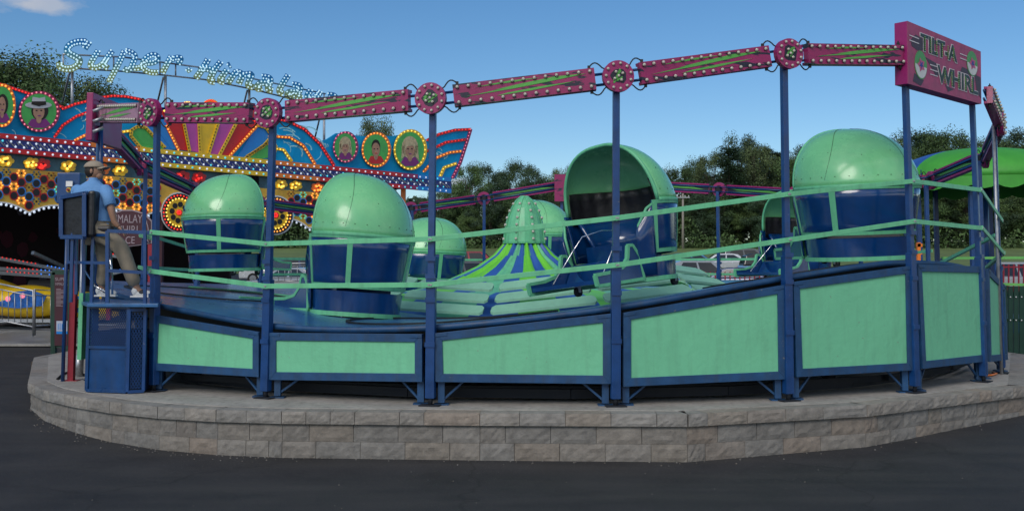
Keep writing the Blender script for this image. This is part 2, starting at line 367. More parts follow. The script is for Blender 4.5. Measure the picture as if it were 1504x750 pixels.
rw = thing('retaining_wall', 'low curved wall of split-face grey stone blocks under the ride', 'wall', (.4, 18.2, 0))
course = MB(); cap = MB(); core = MB()
def rough_block(b, p, q, z0, z1, depth, nrm, amp):
    """block with an irregular split face on the outside"""
    nu, nv = 7, 4; L_ = (q - p)
    base = len(b.v)
    seed = rnd.random() * 100
    for j in range(nv + 1):
        for i in range(nu + 1):
            u, v = i / nu, j / nv
            edge = min(u, 1 - u) * 6; ev = min(v, 1 - v) * 5
            k = min(1, edge) * min(1, ev)
            bulge = (amp * (.4 + rnd.random()) if k > .2 else 0) - (0.0 if k > .2 else 0)
            pt = p + L_ * u + nrm * bulge; b.v.append(Vector((pt.x, pt.y, z0 + (z1 - z0) * v)))
    w_ = nu + 1
    for j in range(nv):
        for i in range(nu):
            a = base + j * w_ + i; b.f.append([a, a + 1, a + 1 + w_, a + w_]); b.mi.append(b.cur); b.sm.append(False)
    o = len(b.v)
    pi, qi = p - nrm * depth, q - nrm * depth
    b.v += [Vector((pi.x, pi.y, z0)), Vector((qi.x, qi.y, z0)), Vector((pi.x, pi.y, z1)), Vector((qi.x, qi.y, z1))]
    bl, br, tl, tr = base, base + nu, base + nv * w_, base + nv * w_ + nu
    for f in ([o, bl] + [base + j * w_ for j in range(1, nv)] + [tl, o + 2], [br, o + 1, o + 3, tr] + [base + j * w_ + nu for j in range(nv - 1, 0, -1)],
              [base + nv * w_ + i for i in range(nu + 1)] + [o + 3, o + 2], [o + 1, br] + [base + i for i in range(nu - 1, -1, -1)] + [o]):
        b.f.append(f); b.mi.append(b.cur); b.sm.append(False)
rows = [(-.12, .030, .0), (.032, .208, .0), (.210, .388, .008), (.391, .518, -.035)]
for k in range(nC):
    A, B = corn[k].copy(), corn[(k + 1) % nC].copy(); A.z = B.z = 0
    dv = (B - A); ln = dv.length; u = dv.normalized(); nrm = Vector((u.y, -u.x, 0))
    if (A - C0).dot(nrm) < 0: nrm = -nrm
    for ri, (z0, z1, inset) in enumerate(rows):
        x = -rnd.random() * .3 if ri % 2 else -.05
        bl = .46 if ri < 3 else .46
        pos = 0.0; first = True
        while pos < ln - .01:
            l = bl * (rnd.choice([1, 1, 1, 1, .55]) if not first else .35 + .6 * rnd.random()); first = False
            e_ = min(ln, pos + l)
            if ln - e_ < .12: e_ = ln
            g = .0015 + .002 * rnd.random()
            p = A + u * (pos + g) - nrm * inset; q = A + u * (e_ - g) - nrm * inset
            if ri == 3: p += nrm * .0; rough_block(cap, p, q, z0, z1 - .002, .3, nrm, .008)
            else: rough_block(course, p, q, z0, z1, .2, nrm, .010)
            pos = e_
    core.prism([A - nrm * .05 + Vector((0, 0, -.1)), B - nrm * .05 + Vector((0, 0, -.1)), B - nrm * .05 + Vector((0, 0, .385)), A - nrm * .05 + Vector((0, 0, .385))], -nrm * .12)
course.build('stone_course', STONE, rw); cap.build('coping', CAPS2, rw); core.build('mortar_core', DARK, rw)
sb = MB(); pts = []
for k in range(nC):
    c = corn[k]; v = (c - C0); v.z = 0; pts.append(c - v.normalized() * .19)
sb.prism([Vector((p.x, p.y, .30)) for p in pts], (0, 0, SLAB - .30 + .004))
sb.build('concrete_slab', CONC, kind='structure')

# ------------------------------------------------------------------ ride: rim profile, posts
import bisect
RIMC = [(-180, 1.52), (-165, 1.5), (-140, 1.5), (-110, 1.62), (-80, 1.72), (-60, 1.66), (-52, 1.58), (-37, 1.43), (-25, 1.27), (-18, 1.265), (-9.5, 1.30), (5.2, 1.506), (20.4, 1.82), (34.3, 2.02), (48, 2.0), (60, 1.85), (75, 1.72), (100, 1.62), (120, 1.66), (140, 1.66), (160, 1.58), (180, 1.52)]
def rim(th):
    th = (th + 180) % 360 - 180
    for (a, za), (b, zb) in zip(RIMC, RIMC[1:]):
        if th <= b:
            t = (th - a) / (b - a); return za + (zb - za) * t
    return RIMC[-1][1]
def rims(th): return (rim(th - 4) + 2 * rim(th) + rim(th + 4)) / 4
RD0, RD1 = 3.55, 7.2
def zin(th): return 1.24 + .42 * (rims(th) - 1.24) + (.02)
def deck(th, r):
    t = (r - RD0) / (RD1 - RD0); return zin(th) + (rims(th) + .065 - zin(th)) * max(0, t) ** 1.0
DECKM = mat('worn_blue_deck', (.03, .13, .32), .3, var=.3, scale=2, bump=.12, bscale=8, dirt=.25, chips=.3, coat=.25)
pf = thing('ride_platform', 'undulating round blue deck carrying the green hooded tubs', 'platform', (.4, 18.2, SLAB))
b = MB(); b.smooth = True
b.grid(lambda u, v: ring(360 * u, RD0 + (RD1 - RD0) * v, deck(360 * u, RD0 + (RD1 - RD0) * v)), 168, 10, wrap=True)
b.build('deck', DECKM, pf)
b = MB(); b.smooth = True
def edge(u, v):
    r = [RD1 + .001, RD1 + .04, RD1 + .04, RD1 - .1][round(v * 3)]; dz = [.002, -.005, -.06, -.075][round(v * 3)]
    return ring(360 * u, r, deck(360 * u, RD1) + dz)
b.grid(edge, 168, 3, wrap=True); b.build('deck_edge', BLUEF, pf)
b = MB(); b.grid(lambda u, v: ring(360 * u, 7.1, deck(360 * u, RD1) - .075 - .16 * v), 168, 1, wrap=True); b.build('fascia', BLACK, pf)
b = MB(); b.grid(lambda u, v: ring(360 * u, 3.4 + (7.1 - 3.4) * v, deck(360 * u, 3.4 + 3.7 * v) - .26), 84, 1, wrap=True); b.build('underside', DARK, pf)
# curved tracks and green kerbs painted and fixed on the deck
b = MB(); 
for (t0, r0, rad, a0, a1, mi, wd, hh) in ((-62, 5.6, 1.25, 0, 360, 0, .035, .02), (-12, 5.5, 1.3, 0, 360, 0, .035, .02), (38, 5.6, 1.25, 0, 360, 0, .035, .02), (-62, 5.6, 1.62, 10, 120, 1, .05, .03), (-40, 5.2, 1.4, 30, 140, 1, .04, .025)):
    c = ring(t0, r0); pts = []
    for i in range(49):
        a = R(a0 + (a1 - a0) * i / 48); p = c + Vector((math.cos(a) * rad, math.sin(a) * rad, 0)); d = p - C0
        th = math.degrees(math.atan2(d.x, -d.y)); rr = math.hypot(d.x, d.y)
        if rr > 7.12 or rr < 3.6: 
            if len(pts) > 1:
                b.m(mi)
                for p0, p1 in zip(pts, pts[1:]): b.bar(p0, p1, wd, hh)
            pts = []; continue
        pts.append(Vector((p.x, p.y, deck(th, rr) + .014)))
    b.m(mi)
    for p0, p1 in zip(pts, pts[1:]): b.bar(p0, p1, wd, hh)
b.build('track', [BLACK, MINT], pf)
# radial bents under the deck
b = MB()
for th in range(0, 360, 15):
    z1 = rims(th) - .32
    b.bar(ring(th + 2, 2.5, 1.0), ring(th + 2, 7.0, z1), .08, .14)
    b.bar(ring(th + 2, 6.6, SLAB), ring(th + 2, 6.6, z1), .09); b.bar(ring(th + 2, 4.6, SLAB), ring(th + 2, 4.6, z1 - .1), .09)
    b.bar(ring(th + 2, 6.6, SLAB + .1), ring(th + 2, 4.6, z1 - .15), .05)
    b.bar(ring(th + 2, 6.9, SLAB + .09), ring(th + 17, 6.9, SLAB + .09), .06, .1)
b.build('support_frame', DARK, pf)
# rows of pale boards round the centre
b = MB()
for k in range(14):
    t0 = -12 + 360 / 14 * k + .9; t1 = -12 + 360 / 14 * (k + 1) - .9
    for j in range(3):
        ra, rb = 3.72 - j * .29, 3.72 - j * .29 - .19
        za, zb = .0 + j * .16, .0 + j * .16 + .10
        def pt(u, v, dz=0):
            th = t0 + (t1 - t0) * u; rr = ra + (rb - ra) * v
            A = ring(t0, rr); B = ring(t1, rr); p = A.lerp(B, u); zz = zin(t0) + (zin(t1) - zin(t0)) * u
            return Vector((p.x, p.y, zz + za + (zb - za) * v + dz + .03))
        poly = [(.0, .25), (.03, 0), (.97, 0), (1, .25), (1, .75), (.97, 1), (.03, 1), (0, .75)]
        b.prism([pt(u, v) for u, v in poly], (0, 0, .035))
b.build('inner_step_boards', MINTL, pf)
# tent cone and bullet cap in the centre
tn = thing('centre_tent', 'lime and blue striped fabric cone under a studded mint cap', 'tent', (.22, 18.2, SLAB))
CT = Vector((.22, 18.2, 0))
prof = [(.27, 2.48), (.33, 2.40), (.52, 2.20), (.80, 2.0), (1.15, 1.84), (1.55, 1.67), (2.1, 1.60), (2.8, 1.50), (3.62, 1.10)]
b = MB(); b.smooth = True; nf = 30; seg = nf * 6
fold = [rnd.uniform(.5, 1.3) for _ in range(nf)]; wj = [rnd.uniform(-.25, .25) for _ in range(nf)]
for j, (r_, z_) in enumerate(prof):
    for i in range(seg):
        f = i // 6; fr = (i % 6) / 6
        amp = [.05, .06, .05, .045, .04, .03, .02, .015, .01][j] * fold[f]
        rr = r_ + amp * math.sin(fr * math.pi) - .02 * (j < 3); a = 2 * math.pi * i / seg + wj[f] * .05 * math.sin(j)
        c = CT if j < 6 else C0
        b.v.append(Vector((c.x + rr * math.sin(a), c.y - rr * math.cos(a), z_ + amp * .4 * math.sin(fr * math.pi))))
pat = [0, 1, 0, 2, 1, 0, 0, 1, 2, 1]
for j in range(len(prof) - 1):
    for i in range(seg):
        k = (i + j // 2) // 6 % nf
        a = j * seg + i; c = j * seg + (i + 1) % seg; b.f.append([a, c, c + seg, a + seg]); b.mi.append(pat[k % 10]); b.sm.append(True)
b.build('canopy', [LIME, VBLUE, MINT], tn)
b = MB(); b.smooth = False
cprof = [(.38, 2.42), (.385, 2.45), (.36, 2.68), (.31, 2.88), (.24, 3.05), (.15, 3.19), (.05, 3.27), (.0, 3.28)]
b.grid(lambda u, v: (CT.x + cprof[round(v * 7)][0] * math.sin(2 * math.pi * u), CT.y - cprof[round(v * 7)][0] * math.cos(2 * math.pi * u), cprof[round(v * 7)][1]), 16, 7, wrap=True)
b.grid(lambda u, v: (CT.x + .38 * (1 - v) * math.sin(2 * math.pi * u), CT.y - .38 * (1 - v) * math.cos(2 * math.pi * u), 2.42), 16, 1, wrap=True)
cap_o = b.build('cap', MINT, tn)
b = MB()
for k in range(8):
    a = 2 * math.pi * (k + .5) / 8
    pts = [(CT.x + (r_ + .006) * math.sin(a), CT.y - (r_ + .006) * math.cos(a), z) for r_, z in cprof[:-1]]
    for p, q in zip(pts, pts[1:]): b.bar(p, q, .06, .012, up=(math.sin(a), -math.cos(a), 0))
b.build('rib', MINT, cap_o)
pts = []
for k in range(8):
    a = 2 * math.pi * (k + .5) / 8
    for i in range(6):
        z = 2.50 + i * .125; rr = None
        for (r0, z0), (r1, z1) in zip(cprof, cprof[1:]):
            if z0 <= z <= z1: rr = r0 + (r1 - r0) * (z - z0) / (z1 - z0)
        pts.append((CT.x + (rr + .02) * math.sin(a), CT.y - (rr + .02) * math.cos(a), z))
bulbs(cap_o, pts, .027, BULB)

# posts --------------------------------------------------------------
class PostD: pass
PO = []
def P_(name, base, disc, Y=None, where='', lean=True, rear=False):
    p = PostD(); p.name = name
    if Y is None: bp_ = onz(base[0], base[1], SLAB); p.Y = bp_.y
    else: p.Y = Y; bp_ = at(disc[0], disc[1], Y); bp_ = Vector((bp_.x, Y, SLAB))
    p.base = Vector((bp_.x, bp_.y, SLAB + .004)); p.disc = at(disc[0], disc[1], p.Y); p.where = where; p.rear = rear
    PO.append(p); return p
Pm1 = P_('m1', None, (147, 168), 13.4, 'at the left end above the seated operator')
P0 = P_('p0', (226, 575), (231, 167), None, 'beside the operator cabinet')
P1 = P_('p1', (390, 585), (401, 168), None, 'in front of the left tub numbered 6')
P2 = P_('p2', (632, 596), (636, 147), None, 'just right of the tub leaning left')
P3 = P_('p3', (904, 597), (905, 115), None, 'in front of the open tub')
P4 = P_('p4', (1158, 589), (1151, 82), None, 'left of the right-hand closed tub')
P5 = P_('p5', (1344, 577), (1329, 100), None, 'left leg of the pink name sign')
P6 = P_('p6', (1445, 561), (1427, 135), None, 'right leg of the pink name sign')
R1 = P_('r1', None, (1460, 183), 14.35, 'at the right end past the pink name sign')
R2 = P_('r2', None, (1438, 232), 16.4, 'behind the pink name sign before the green canopy', rear=True)
R3 = P_('r3', None, (1360, 265), 18.6, 'far right side just behind the big closed tub', rear=True)
R4 = P_('r4', None, (1262, 276), 21.0, 'rear, hidden behind the big closed tub', rear=True)
R5 = P_('r5', None, (1164, 284), 22.9, 'rear right, near the half-hidden open tub', rear=True)
R6 = P_('r6', None, (1054, 278), 24.4, 'rear, standing in front of the wooded hill', rear=True)
R7 = P_('r7', None, (940, 272), 25.4, 'rear, hidden behind the open tub', rear=True)
R8 = P_('r8', None, (825, 272), 25.8, 'rear, behind the studded cap', rear=True)
R9 = P_('r9', None, (711, 291), 25.8, 'rear, left of the studded cap over the field', rear=True)
R10 = P_('r10', None, (605, 306), 25.2, 'rear, behind the tub leaning left', rear=True)
R11 = P_('r11', None, (490, 312), 24.3, 'rear left, in front of the flower lights', rear=True)
R12 = P_('r12', None, (385, 298), 22.4, 'rear left, hidden behind the tub numbered 6', rear=True)
R13 = P_('r13', None, (292, 280), 19.6, 'far left, near the daisy light wheel', rear=True)
R14 = P_('r14', None, (214, 243), 16.2, 'left, behind the operator in front of the lit valance', rear=True)
for p in PO:
    d = p.base - C0; th = math.degrees(math.atan2(d.x, -d.y)); p.th = th
    p.out = Vector((d.x, d.y, 0)).normalized()
HASDISC = {'m1', 'p0', 'p1', 'p2', 'p3', 'p4', 'r1', 'r2', 'r3', 'r4', 'r5', 'r6', 'r7', 'r9', 'r10', 'r11', 'r12', 'r13', 'r14', 'r8'}
GP = 'blue posts round the rim of the ride'
for i, p in enumerate(PO):
    t = thing('light_post', 'blue post ' + p.where + (', magenta disc on top' if p.name in HASDISC else ''), 'post', p.base, GP)
    top = p.disc; fr = top.z - (0.05 if p.name in HASDISC else -.05)
    tz = Vector((top.x, top.y, fr))
    f = (p.base.z + .18 + .0); mid = p.base.lerp(tz, .42)
    b = MB()
    ax = Vector((p.out.y, -p.out.x, 0))
    lo = p.base + Vector((0, 0, .08))
    b.bar(lo, mid, .10, .085, up=p.out); b.bar(mid - (tz - lo).normalized() * .06, tz, .072, .062, up=p.out)
    po = b.build('pole', BLUEP, t, bevel=.006)
    b = MB(); b.box(p.base + Vector((0, 0, .008)), (.22, .16, .012), Matrix.Rotation(R(p.th), 3, 'Z')); b.tube([p.base + Vector((0, 0, .01)), p.base + Vector((0, 0, .12))], .025, 8)
    b.build('foot', DARK, t)
    # clips and bolts
    for k in (.18, .33, .41, .47):
        b = MB(); c = lo.lerp(tz, k) + p.out * .045
        b.box(c, (.11, .02, .05), Matrix.Rotation(R(p.th), 3, 'Z'))
        b.build('bracket', BLUEP, t)
    if p.name in HASDISC:
        n = p.out
        if not p.rear and p.name not in ('m1', 'r1'):
            # discs face along the chord between neighbours, outwards
            q0, q1 = PO[i - 1], PO[(i + 1)]
            dd = (q1.base - q0.base); n = Vector((dd.y, -dd.x, 0)).normalized()
            if n.dot(p.out) < 0: n = -n
        c = top + n * .06; a1 = Vector((-n.y, n.x, 0)); rr = .17
        b = MB(); ps = [c + a1 * (math.cos(2 * math.pi * k / 28) * rr) + Vector((0, 0, math.sin(2 * math.pi * k / 28) * rr)) for k in range(28)]
        b.prism(ps, n * .07)
        b.m(1); rr = .095
        b.prism([c + n * .07 + a1 * (math.cos(2 * math.pi * k / 14) * rr * rnd.uniform(.75, 1.1)) + Vector((0, 0, math.sin(2 * math.pi * k / 14) * rr * rnd.uniform(.75, 1.1))) for k in range(14)], n * .003)
        b.m(2)
        for k in range(7):
            a = rnd.uniform(.5, 1.2); o_ = Vector((rnd.uniform(-.05, .05), 0, rnd.uniform(-.05, .05))); dv = (a1 * math.cos(a) + Vector((0, 0, math.sin(a)))) * rnd.uniform(.02, .05)
            cc = c + n * .0745 + a1 * o_.x + Vector((0, 0, o_.z)); b.bar(cc - dv, cc + dv, .003, .016, up=n.cross(dv))
        dsc = b.build('disc', [PINKP if not p.rear else PINKP, NIGHT, GFLASH], t)
        if p.rear and p.name != 'r14':
            b = MB(); b.prism([top + n * .055 + a1 * (math.cos(2 * math.pi * k / 12) * .10) + Vector((0, 0, math.sin(2 * math.pi * k / 12) * .10)) for k in range(12)], -n * .006); b.box(top + n * .03, (.09, .05, .09)); b.build('hub_plate', DARK, t)
        if not p.rear:
            ps = [c + n * .082 + a1 * (math.cos(2 * math.pi * (k + .5) / 11) * .137) + Vector((0, 0, math.sin(2 * math.pi * (k + .5) / 11) * .137)) for k in range(11)]
            ps += [c + n * .082 + a1 * (math.cos(2 * math.pi * k / 4 + .6) * .052) + Vector((0, 0, math.sin(2 * math.pi * k / 4 + .6) * .052)) for k in range(4)] + [c + n * .082]
            bulbs(dsc, ps, .017, BULB)

# beams between discs ---------------------------------------------------
GB = 'magenta light beams round the top of the ride'
def beam(A, B, label, front=True, g0=.235, g1=.235, h=.235, sp_=.118, pm=None):
    a = A.disc if hasattr(A, 'disc') else A; c = B.disc if hasattr(B, 'disc') else B
    d = c - a; L_ = d.length; u = d.normalized(); out = Vector((u.y, -u.x, 0)).normalized()
    if out.dot(((a + c) / 2 - C0)) < 0: out = -out
    up = out.cross(u).normalized();
    if up.z < 0: up = -up
    n = u.cross(up).normalized()
    if n.dot(out) < 0: n = -n
    t = thing('light_beam', label, 'light beam', (a + c) / 2, GB)
    o0 = a + n * .06; s, e_ = g0, L_ - g1
    def q(x, y, z=0): return o0 + u * x + up * y + n * z
    b = MB(); b.prism([q(s, -h / 2), q(e_, -h / 2), q(e_, h / 2), q(s, h / 2)], n * .075)
    b.m(1)
    W = e_ - s; z = .0775
    def g(pts, zz=.0775): b.prism([q(s + x * W, y * h, zz) for x, y in pts], n * .0025)
    g([(.07, -.13), (.42, -.02), (.66, .10), (.94, .27), (.72, .31), (.45, .15), (.28, .02), (.36, .04)])
    g([(.16, .25), (.45, .28), (.62, .34), (.40, .37), (.3, .33)])
    g([(.55, -.20), (.86, -.02), (.62, -.06), (.38, -.17), (.3, -.26)])
    b.m(0)
    pan = b.build('panel', [pm or PINK, GFLASH], t, bevel=0)
    if front:
        b = MB(); nb_ = int(W / sp_); ps = []
        for row in (-1, 1):
            for k in range(nb_ + 1):
                ps.append(q(s + .05 + (W - .1) * (k + (.5 if row < 0 and nb_ else 0) * 0) / nb_, row * (h / 2 - .035), .092))
        for p in ps: b.bar(p - n * .015, p - n * .004, .034)
        b.build('socket', SOCK, pan)
        bulbs(pan, ps, .0195, BULB)
    # back structure
    b = MB()
    b.m(0); b.prism([q(s, h / 2 - .03, -.035), q(e_, h / 2 - .03, -.035), q(e_, h / 2 + .003, -.035), q(s, h / 2 + .003, -.035)], n * .033)
    b.prism([q(s, -h / 2 - .003, -.035), q(e_, -h / 2 - .003, -.035), q(e_, -h / 2 + .03, -.035), q(s, -h / 2 + .03, -.035)], n * .033)
    b.m(1); b.prism([q(s + .01, -h / 2 + .032, -.004), q(e_ - .01, -h / 2 + .032, -.004), q(e_ - .01, h / 2 - .032, -.004), q(s + .01, h / 2 - .032, -.004)], n * .002)
    b.m(2); b.prism([q(s + .1, -.02, -.008), q(e_ - .3, .0, -.008), q(e_ - .1, .035, -.008), q(s + .4, .03, -.008)], n * .0022)
    b.prism([q(s + .5, -.06, -.008), q(e_ - .15, -.035, -.008), q(e_ - .5, -.03, -.008)], n * .0022)
    b.m(3); b.tube([q(0.02, h / 2 - .06, -.03), q(L_ - .02, h / 2 - .06, -.03)], .016, 6); b.tube([q(0.02, -h / 2 + .06, -.03), q(L_ - .02, -h / 2 + .06, -.03)], .016, 6)
    b.build('back_frame', [PINKD, NIGHT, GFLASH, BLUEP], t)
    b = MB()
    for sgn in (1, -1):
        for (x0, x1) in ((s + .05, .1), (e_ - .05, L_ - .1)):
            pts = []
            for k in range(9):
                f = k / 8; pts.append(q(x0 + (x1 - x0) * f, sgn * (h / 2 + .065 * math.sin(math.pi * min(1, f * 1.15 + .08)) - .02 * f), .03))
            b.tube(pts, .008, 5); b.box(q(x0, sgn * (h / 2 + .012), .03), (.03, .03, .045))
    b.build('cable', BLACK, t)
    return t
beam(Pm1, P0, 'pale beam crowded with bulbs at the far left of the front', h=.24, sp_=.062, pm=mat('faded_lilac', (.38, .20, .28), .4, var=.35, scale=6))
beam(P0, P1, 'magenta bulb beam in front of the painted sunburst')
beam(P1, P2, 'magenta bulb beam crossing above the tub leaning left')
beam(P2, P3, 'magenta bulb beam between the third and fourth front discs from the left')
beam(P3, P4, 'magenta bulb beam to the right of the open tub, rising to the last disc')
ep = at(1322, 84, P5.Y)
beam(P4, ep, 'magenta bulb beam ending at the name sign', g1=.06)
sp = at(1441, 138, P6.Y + .1)
beam(sp, R1, 'steep bulb beam seen edge-on right of the name sign', g0=.05)
beam(R1, R2, 'dark beam back dropping steeply behind the right leg of the name sign', False)
beam(R2, R3, 'dark beam back sloping down across the green canopy', False)
beam(R3, R4, 'beam back hidden behind the big closed tub, right side', False)
beam(R4, R5, 'short visible beam back right of the big closed tub edge', False)
beam(R5, R6, 'thin magenta beam before the wooded hill, right of the rear post', False)
beam(R6, R7, 'thin magenta beam before the wooded hill, just right of the open tub', False)
beam(R7, R8, 'rear magenta beam mostly hidden by the open tub', False, g1=.1)
beam(R8, R9, 'rear magenta beam passing behind the studded cap', False, g0=.1)
beam(R9, R10, 'rear magenta beam over the small tub numbered 7', False)
beam(R10, R11, 'rear magenta beam hidden by the tub leaning left', False)
beam(R11, R12, 'rear magenta beam between the two left tubs', False)
beam(R12, R13, 'rear magenta beam behind the tub numbered 6', False)
beam(R13, R14, 'magenta beam sloping down past the daisy light wheel', False)
beam(R14, Pm1, 'magenta beam dropping from the left end behind the operator', False, g1=.5)
# pink flat panel on rear post and on the left end
b = MB(); c = at(824, 276, 25.7); b.box(c, (.33, .08, .68)); t = b.build('pink_panel', PINK, label='upright magenta panel on the rear post behind the open tub', cat='panel', off=c)
c = at(136, 167, 13.1); t = thing('end_sign', 'plain pink sign box seen edge-on above the operator', 'sign', c)
b = MB(); b.box(c + Vector((0, .4, -.05)), (.085, 1.0, .62)); b.build('sign_box', PINKP, t, bevel=.01)
b = MB(); b.tube([at(148, 185, 13.2), at(148, 250, 13.2), Vector((at(148, 250, 13.2).x, 13.2, 1.6))], .03, 8); b.build('pole', BLUEP, t)
for k in range(3):
    b = MB(); c2 = at(146, 160 + 15 * k, 12.9); b.tube([c2 + Vector((-.06, -.05, -.04)), c2 + Vector((.05, 0, .02))], .022, 8); b.build('lamp', GREY, t)

# name sign --------------------------------------------------------------
A, B = P5.base.copy(), P6.base.copy()
n = pnormal(A, B); u = (B - A).normalized()
def SQ(x, y, off=.0): return onplane(x, y, A, B, .10 + off)
sg = thing('name_sign', 'pink sign box on two blue posts reading TILT-A-WHIRL', 'sign', ((A + B) / 2) * 1.0)
cs = [SQ(1332, 31), SQ(1440, 76), SQ(1441, 153), SQ(1333, 123)]
x0 = sum((cs[i].x - A.x) / u.x for i in (0, 3)) / 2; x1 = sum((cs[i].x - A.x) / u.x for i in (1, 2)) / 2
zt = (cs[0].z + cs[1].z) / 2; zb_ = (cs[2].z + cs[3].z) / 2
def q(x, z, o=0): # x 0..1, z 0..1
    return A + n * (.10 + o) + u * (x0 + (x1 - x0) * x) + Vector((0, 0, zb_ + (zt - zb_) * z - A.z))
# keep the sign's own slight slope as photographed
def q(x, z, o=0):
    top = cs[0].lerp(cs[1], x); bot = cs[3].lerp(cs[2], x); return bot.lerp(top, z) + n * o
b = MB(); b.prism([q(0, 0), q(1, 0), q(1, 1), q(0, 1)], -n * .16)
for f in range(len(b.f)): pass
PINKS = mat('faded_pink', (.36, .06, .15), .5, var=.25, scale=5, bump=.05, dirt=.2)
box_o = b.build('sign_box', [PINKD], sg, bevel=.004)
b = MB(); b.prism([q(.0, .0, .001), q(1, 0, .001), q(1, 1, .001), q(0, 1, .001)], n * .004)
b.m(1)
for pl in ([(.04, .72), (.10, .83), (.2, .80), (.2, .62), (.12, .58), (.05, .62)], [(.30, .86), (.45, .88), (.47, .8), (.33, .8)], [(.22, .52), (.36, .48), (.42, .3), (.36, .26), (.3, .38)],
           [(.68, .42), (.82, .40), (.83, .56), (.72, .58)], [(.9, .52), (.99, .5), (.99, .1), (.93, .2)], [(.08, .2), (.2, .12), (.16, .02), (.06, .06)], [(.48, .16), (.6, .12), (.52, .05)], [(.55, .86), (.62, .84), (.6, .72), (.54, .74)]):
    b.prism([q(x, z, .0055) for x, z in pl], n * .002)
b.build('sign_face', [PINKS, mat('smoky_blotch', (.06, .05, .08), .6)], sg)
W_ = (q(1, .5) - q(0, .5)).length; H_ = (q(.5, 1) - q(.5, 0)).length
xd = (q(1, .5) - q(0, .5)).normalized(); ud = (q(.5, 1) - q(.5, 0)).normalized()
LW = mat('letter_outline', (.62, .58, .62), .5); LK = mat('letter_black', (.012, .03, .02), .4); LG = mat('letter_bulb_green', (.14, .3, .07), .3)
def sgtext(s, x, z, size, sx):
    p = q(x, z, .008); text(s, size, p, xd, ud, LW, 'lettering', sg, .004, .017, sx=sx)
    p = q(x, z, .0125); text(s, size, p, xd, ud, LK, 'lettering', sg, .004, .006, sx=sx)
sgtext('TILT-A', .40, .735, H_ * .39, 1.10); sgtext('WHIRL', .66, .29, H_ * .41, 1.14)
ps = []
for (s, x, z, wd, ht, nn) in (('TILT-A', .40, .735, .46, .24, 6), ('WHIRL', .66, .29, .48, .25, 5)):
    for k in range(nn):
        for j in range(7): ps.append(q(x - wd / 2 + wd * (k + .5) / nn, z - ht / 2 + ht * (j + .5) / 7, .018))
bulbs(sg, ps, .009, LG, cap=80)
b = MB()
for (x, z, w_) in ((.08, .78, .12), (.08, .70, .12), (.74, .80, .1), (.74, .72, .1), (.33, .42, .1), (.33, .34, .1), (.33, .26, .1)):
    b.prism([q(x - w_ / 2, z - .008, .009), q(x + w_ / 2, z - .008, .009), q(x + w_ / 2, z + .008, .009), q(x - w_ / 2, z + .008, .009)], n * .002)
b.build('speed_line', LW, sg, pieces=True)
EMG = mat('emblem_green', (.08, .33, .1), .5); EMW = mat('emblem_white', (.6, .62, .62), .5); EMP = mat('emblem_pink', (.5, .1, .22), .5); EMB = mat('emblem_blue', (.03, .05, .3), .5)
for (x, z) in ((.16, .36), (.865, .70)):
    b = MB()
    def el(cx, cz, rx, rz, o, nn=24, a0=0, a1=2 * math.pi): return [q(cx + rx * math.cos(a0 + (a1 - a0) * k / nn), cz + rz * math.sin(a0 + (a1 - a0) * k / nn), o) for k in range(nn)]
    b.m(0).prism(el(x, z, .078, .235, .008), n * .003)
    b.m(1).prism(el(x, z, .072, .215, .0115, 24, math.pi, 2 * math.pi + .01), n * .003)
    b.m(2).prism([q(x + (.05 if k % 2 else .028) * math.cos(2 * math.pi * k / 10), z + (.12 if k % 2 else .075) * math.sin(2 * math.pi * k / 10), .015) for k in range(10)], n * .002)
    b.m(3).prism([q(x + (.026 if k % 2 else .011) * math.cos(2 * math.pi * k / 10 + .3), z + (.07 if k % 2 else .03) * math.sin(2 * math.pi * k / 10 + .3), .0175) for k in range(10)], n * .002)
    b.build('emblem', [EMG, EMW, EMP, EMB], sg)

# skirt panels ------------------------------------------------------------
GS = 'blue framed mint skirt panels round the ride'
SK = [(P0, P1, (228, 462), (383, 487), (383, 553), (225, 543), 'mint skirt panel next to the operator cabinet, sloping down right'),
      (P1, P2, (398, 488), (622, 490), (622, 560), (398, 557), 'lowest mint skirt panel, below the tub leaning left'),
      (P2, P3, (638, 489), (897, 460), (897, 563), (640, 560), 'mint skirt panel below the studded cap, its top edge rising right'),
      (P3, P4, (914, 459), (1150, 418), (1152, 556), (914, 567), 'mint skirt panel below the open tub with orange chips on its frame'),
      (P4, P5, (1162, 414), (1335, 390), (1338, 543), (1167, 553), 'tall mint skirt panel below the big closed tub'),
      (P5, P6, (1344, 388), (1440, 391), (1445, 530), (1351, 541), 'tall mint skirt panel under the name sign'),
      (P6, R1, (1447, 394), (1472, 419), (1476, 528), (1450, 531), 'narrow oblique mint skirt panel at the right end')]
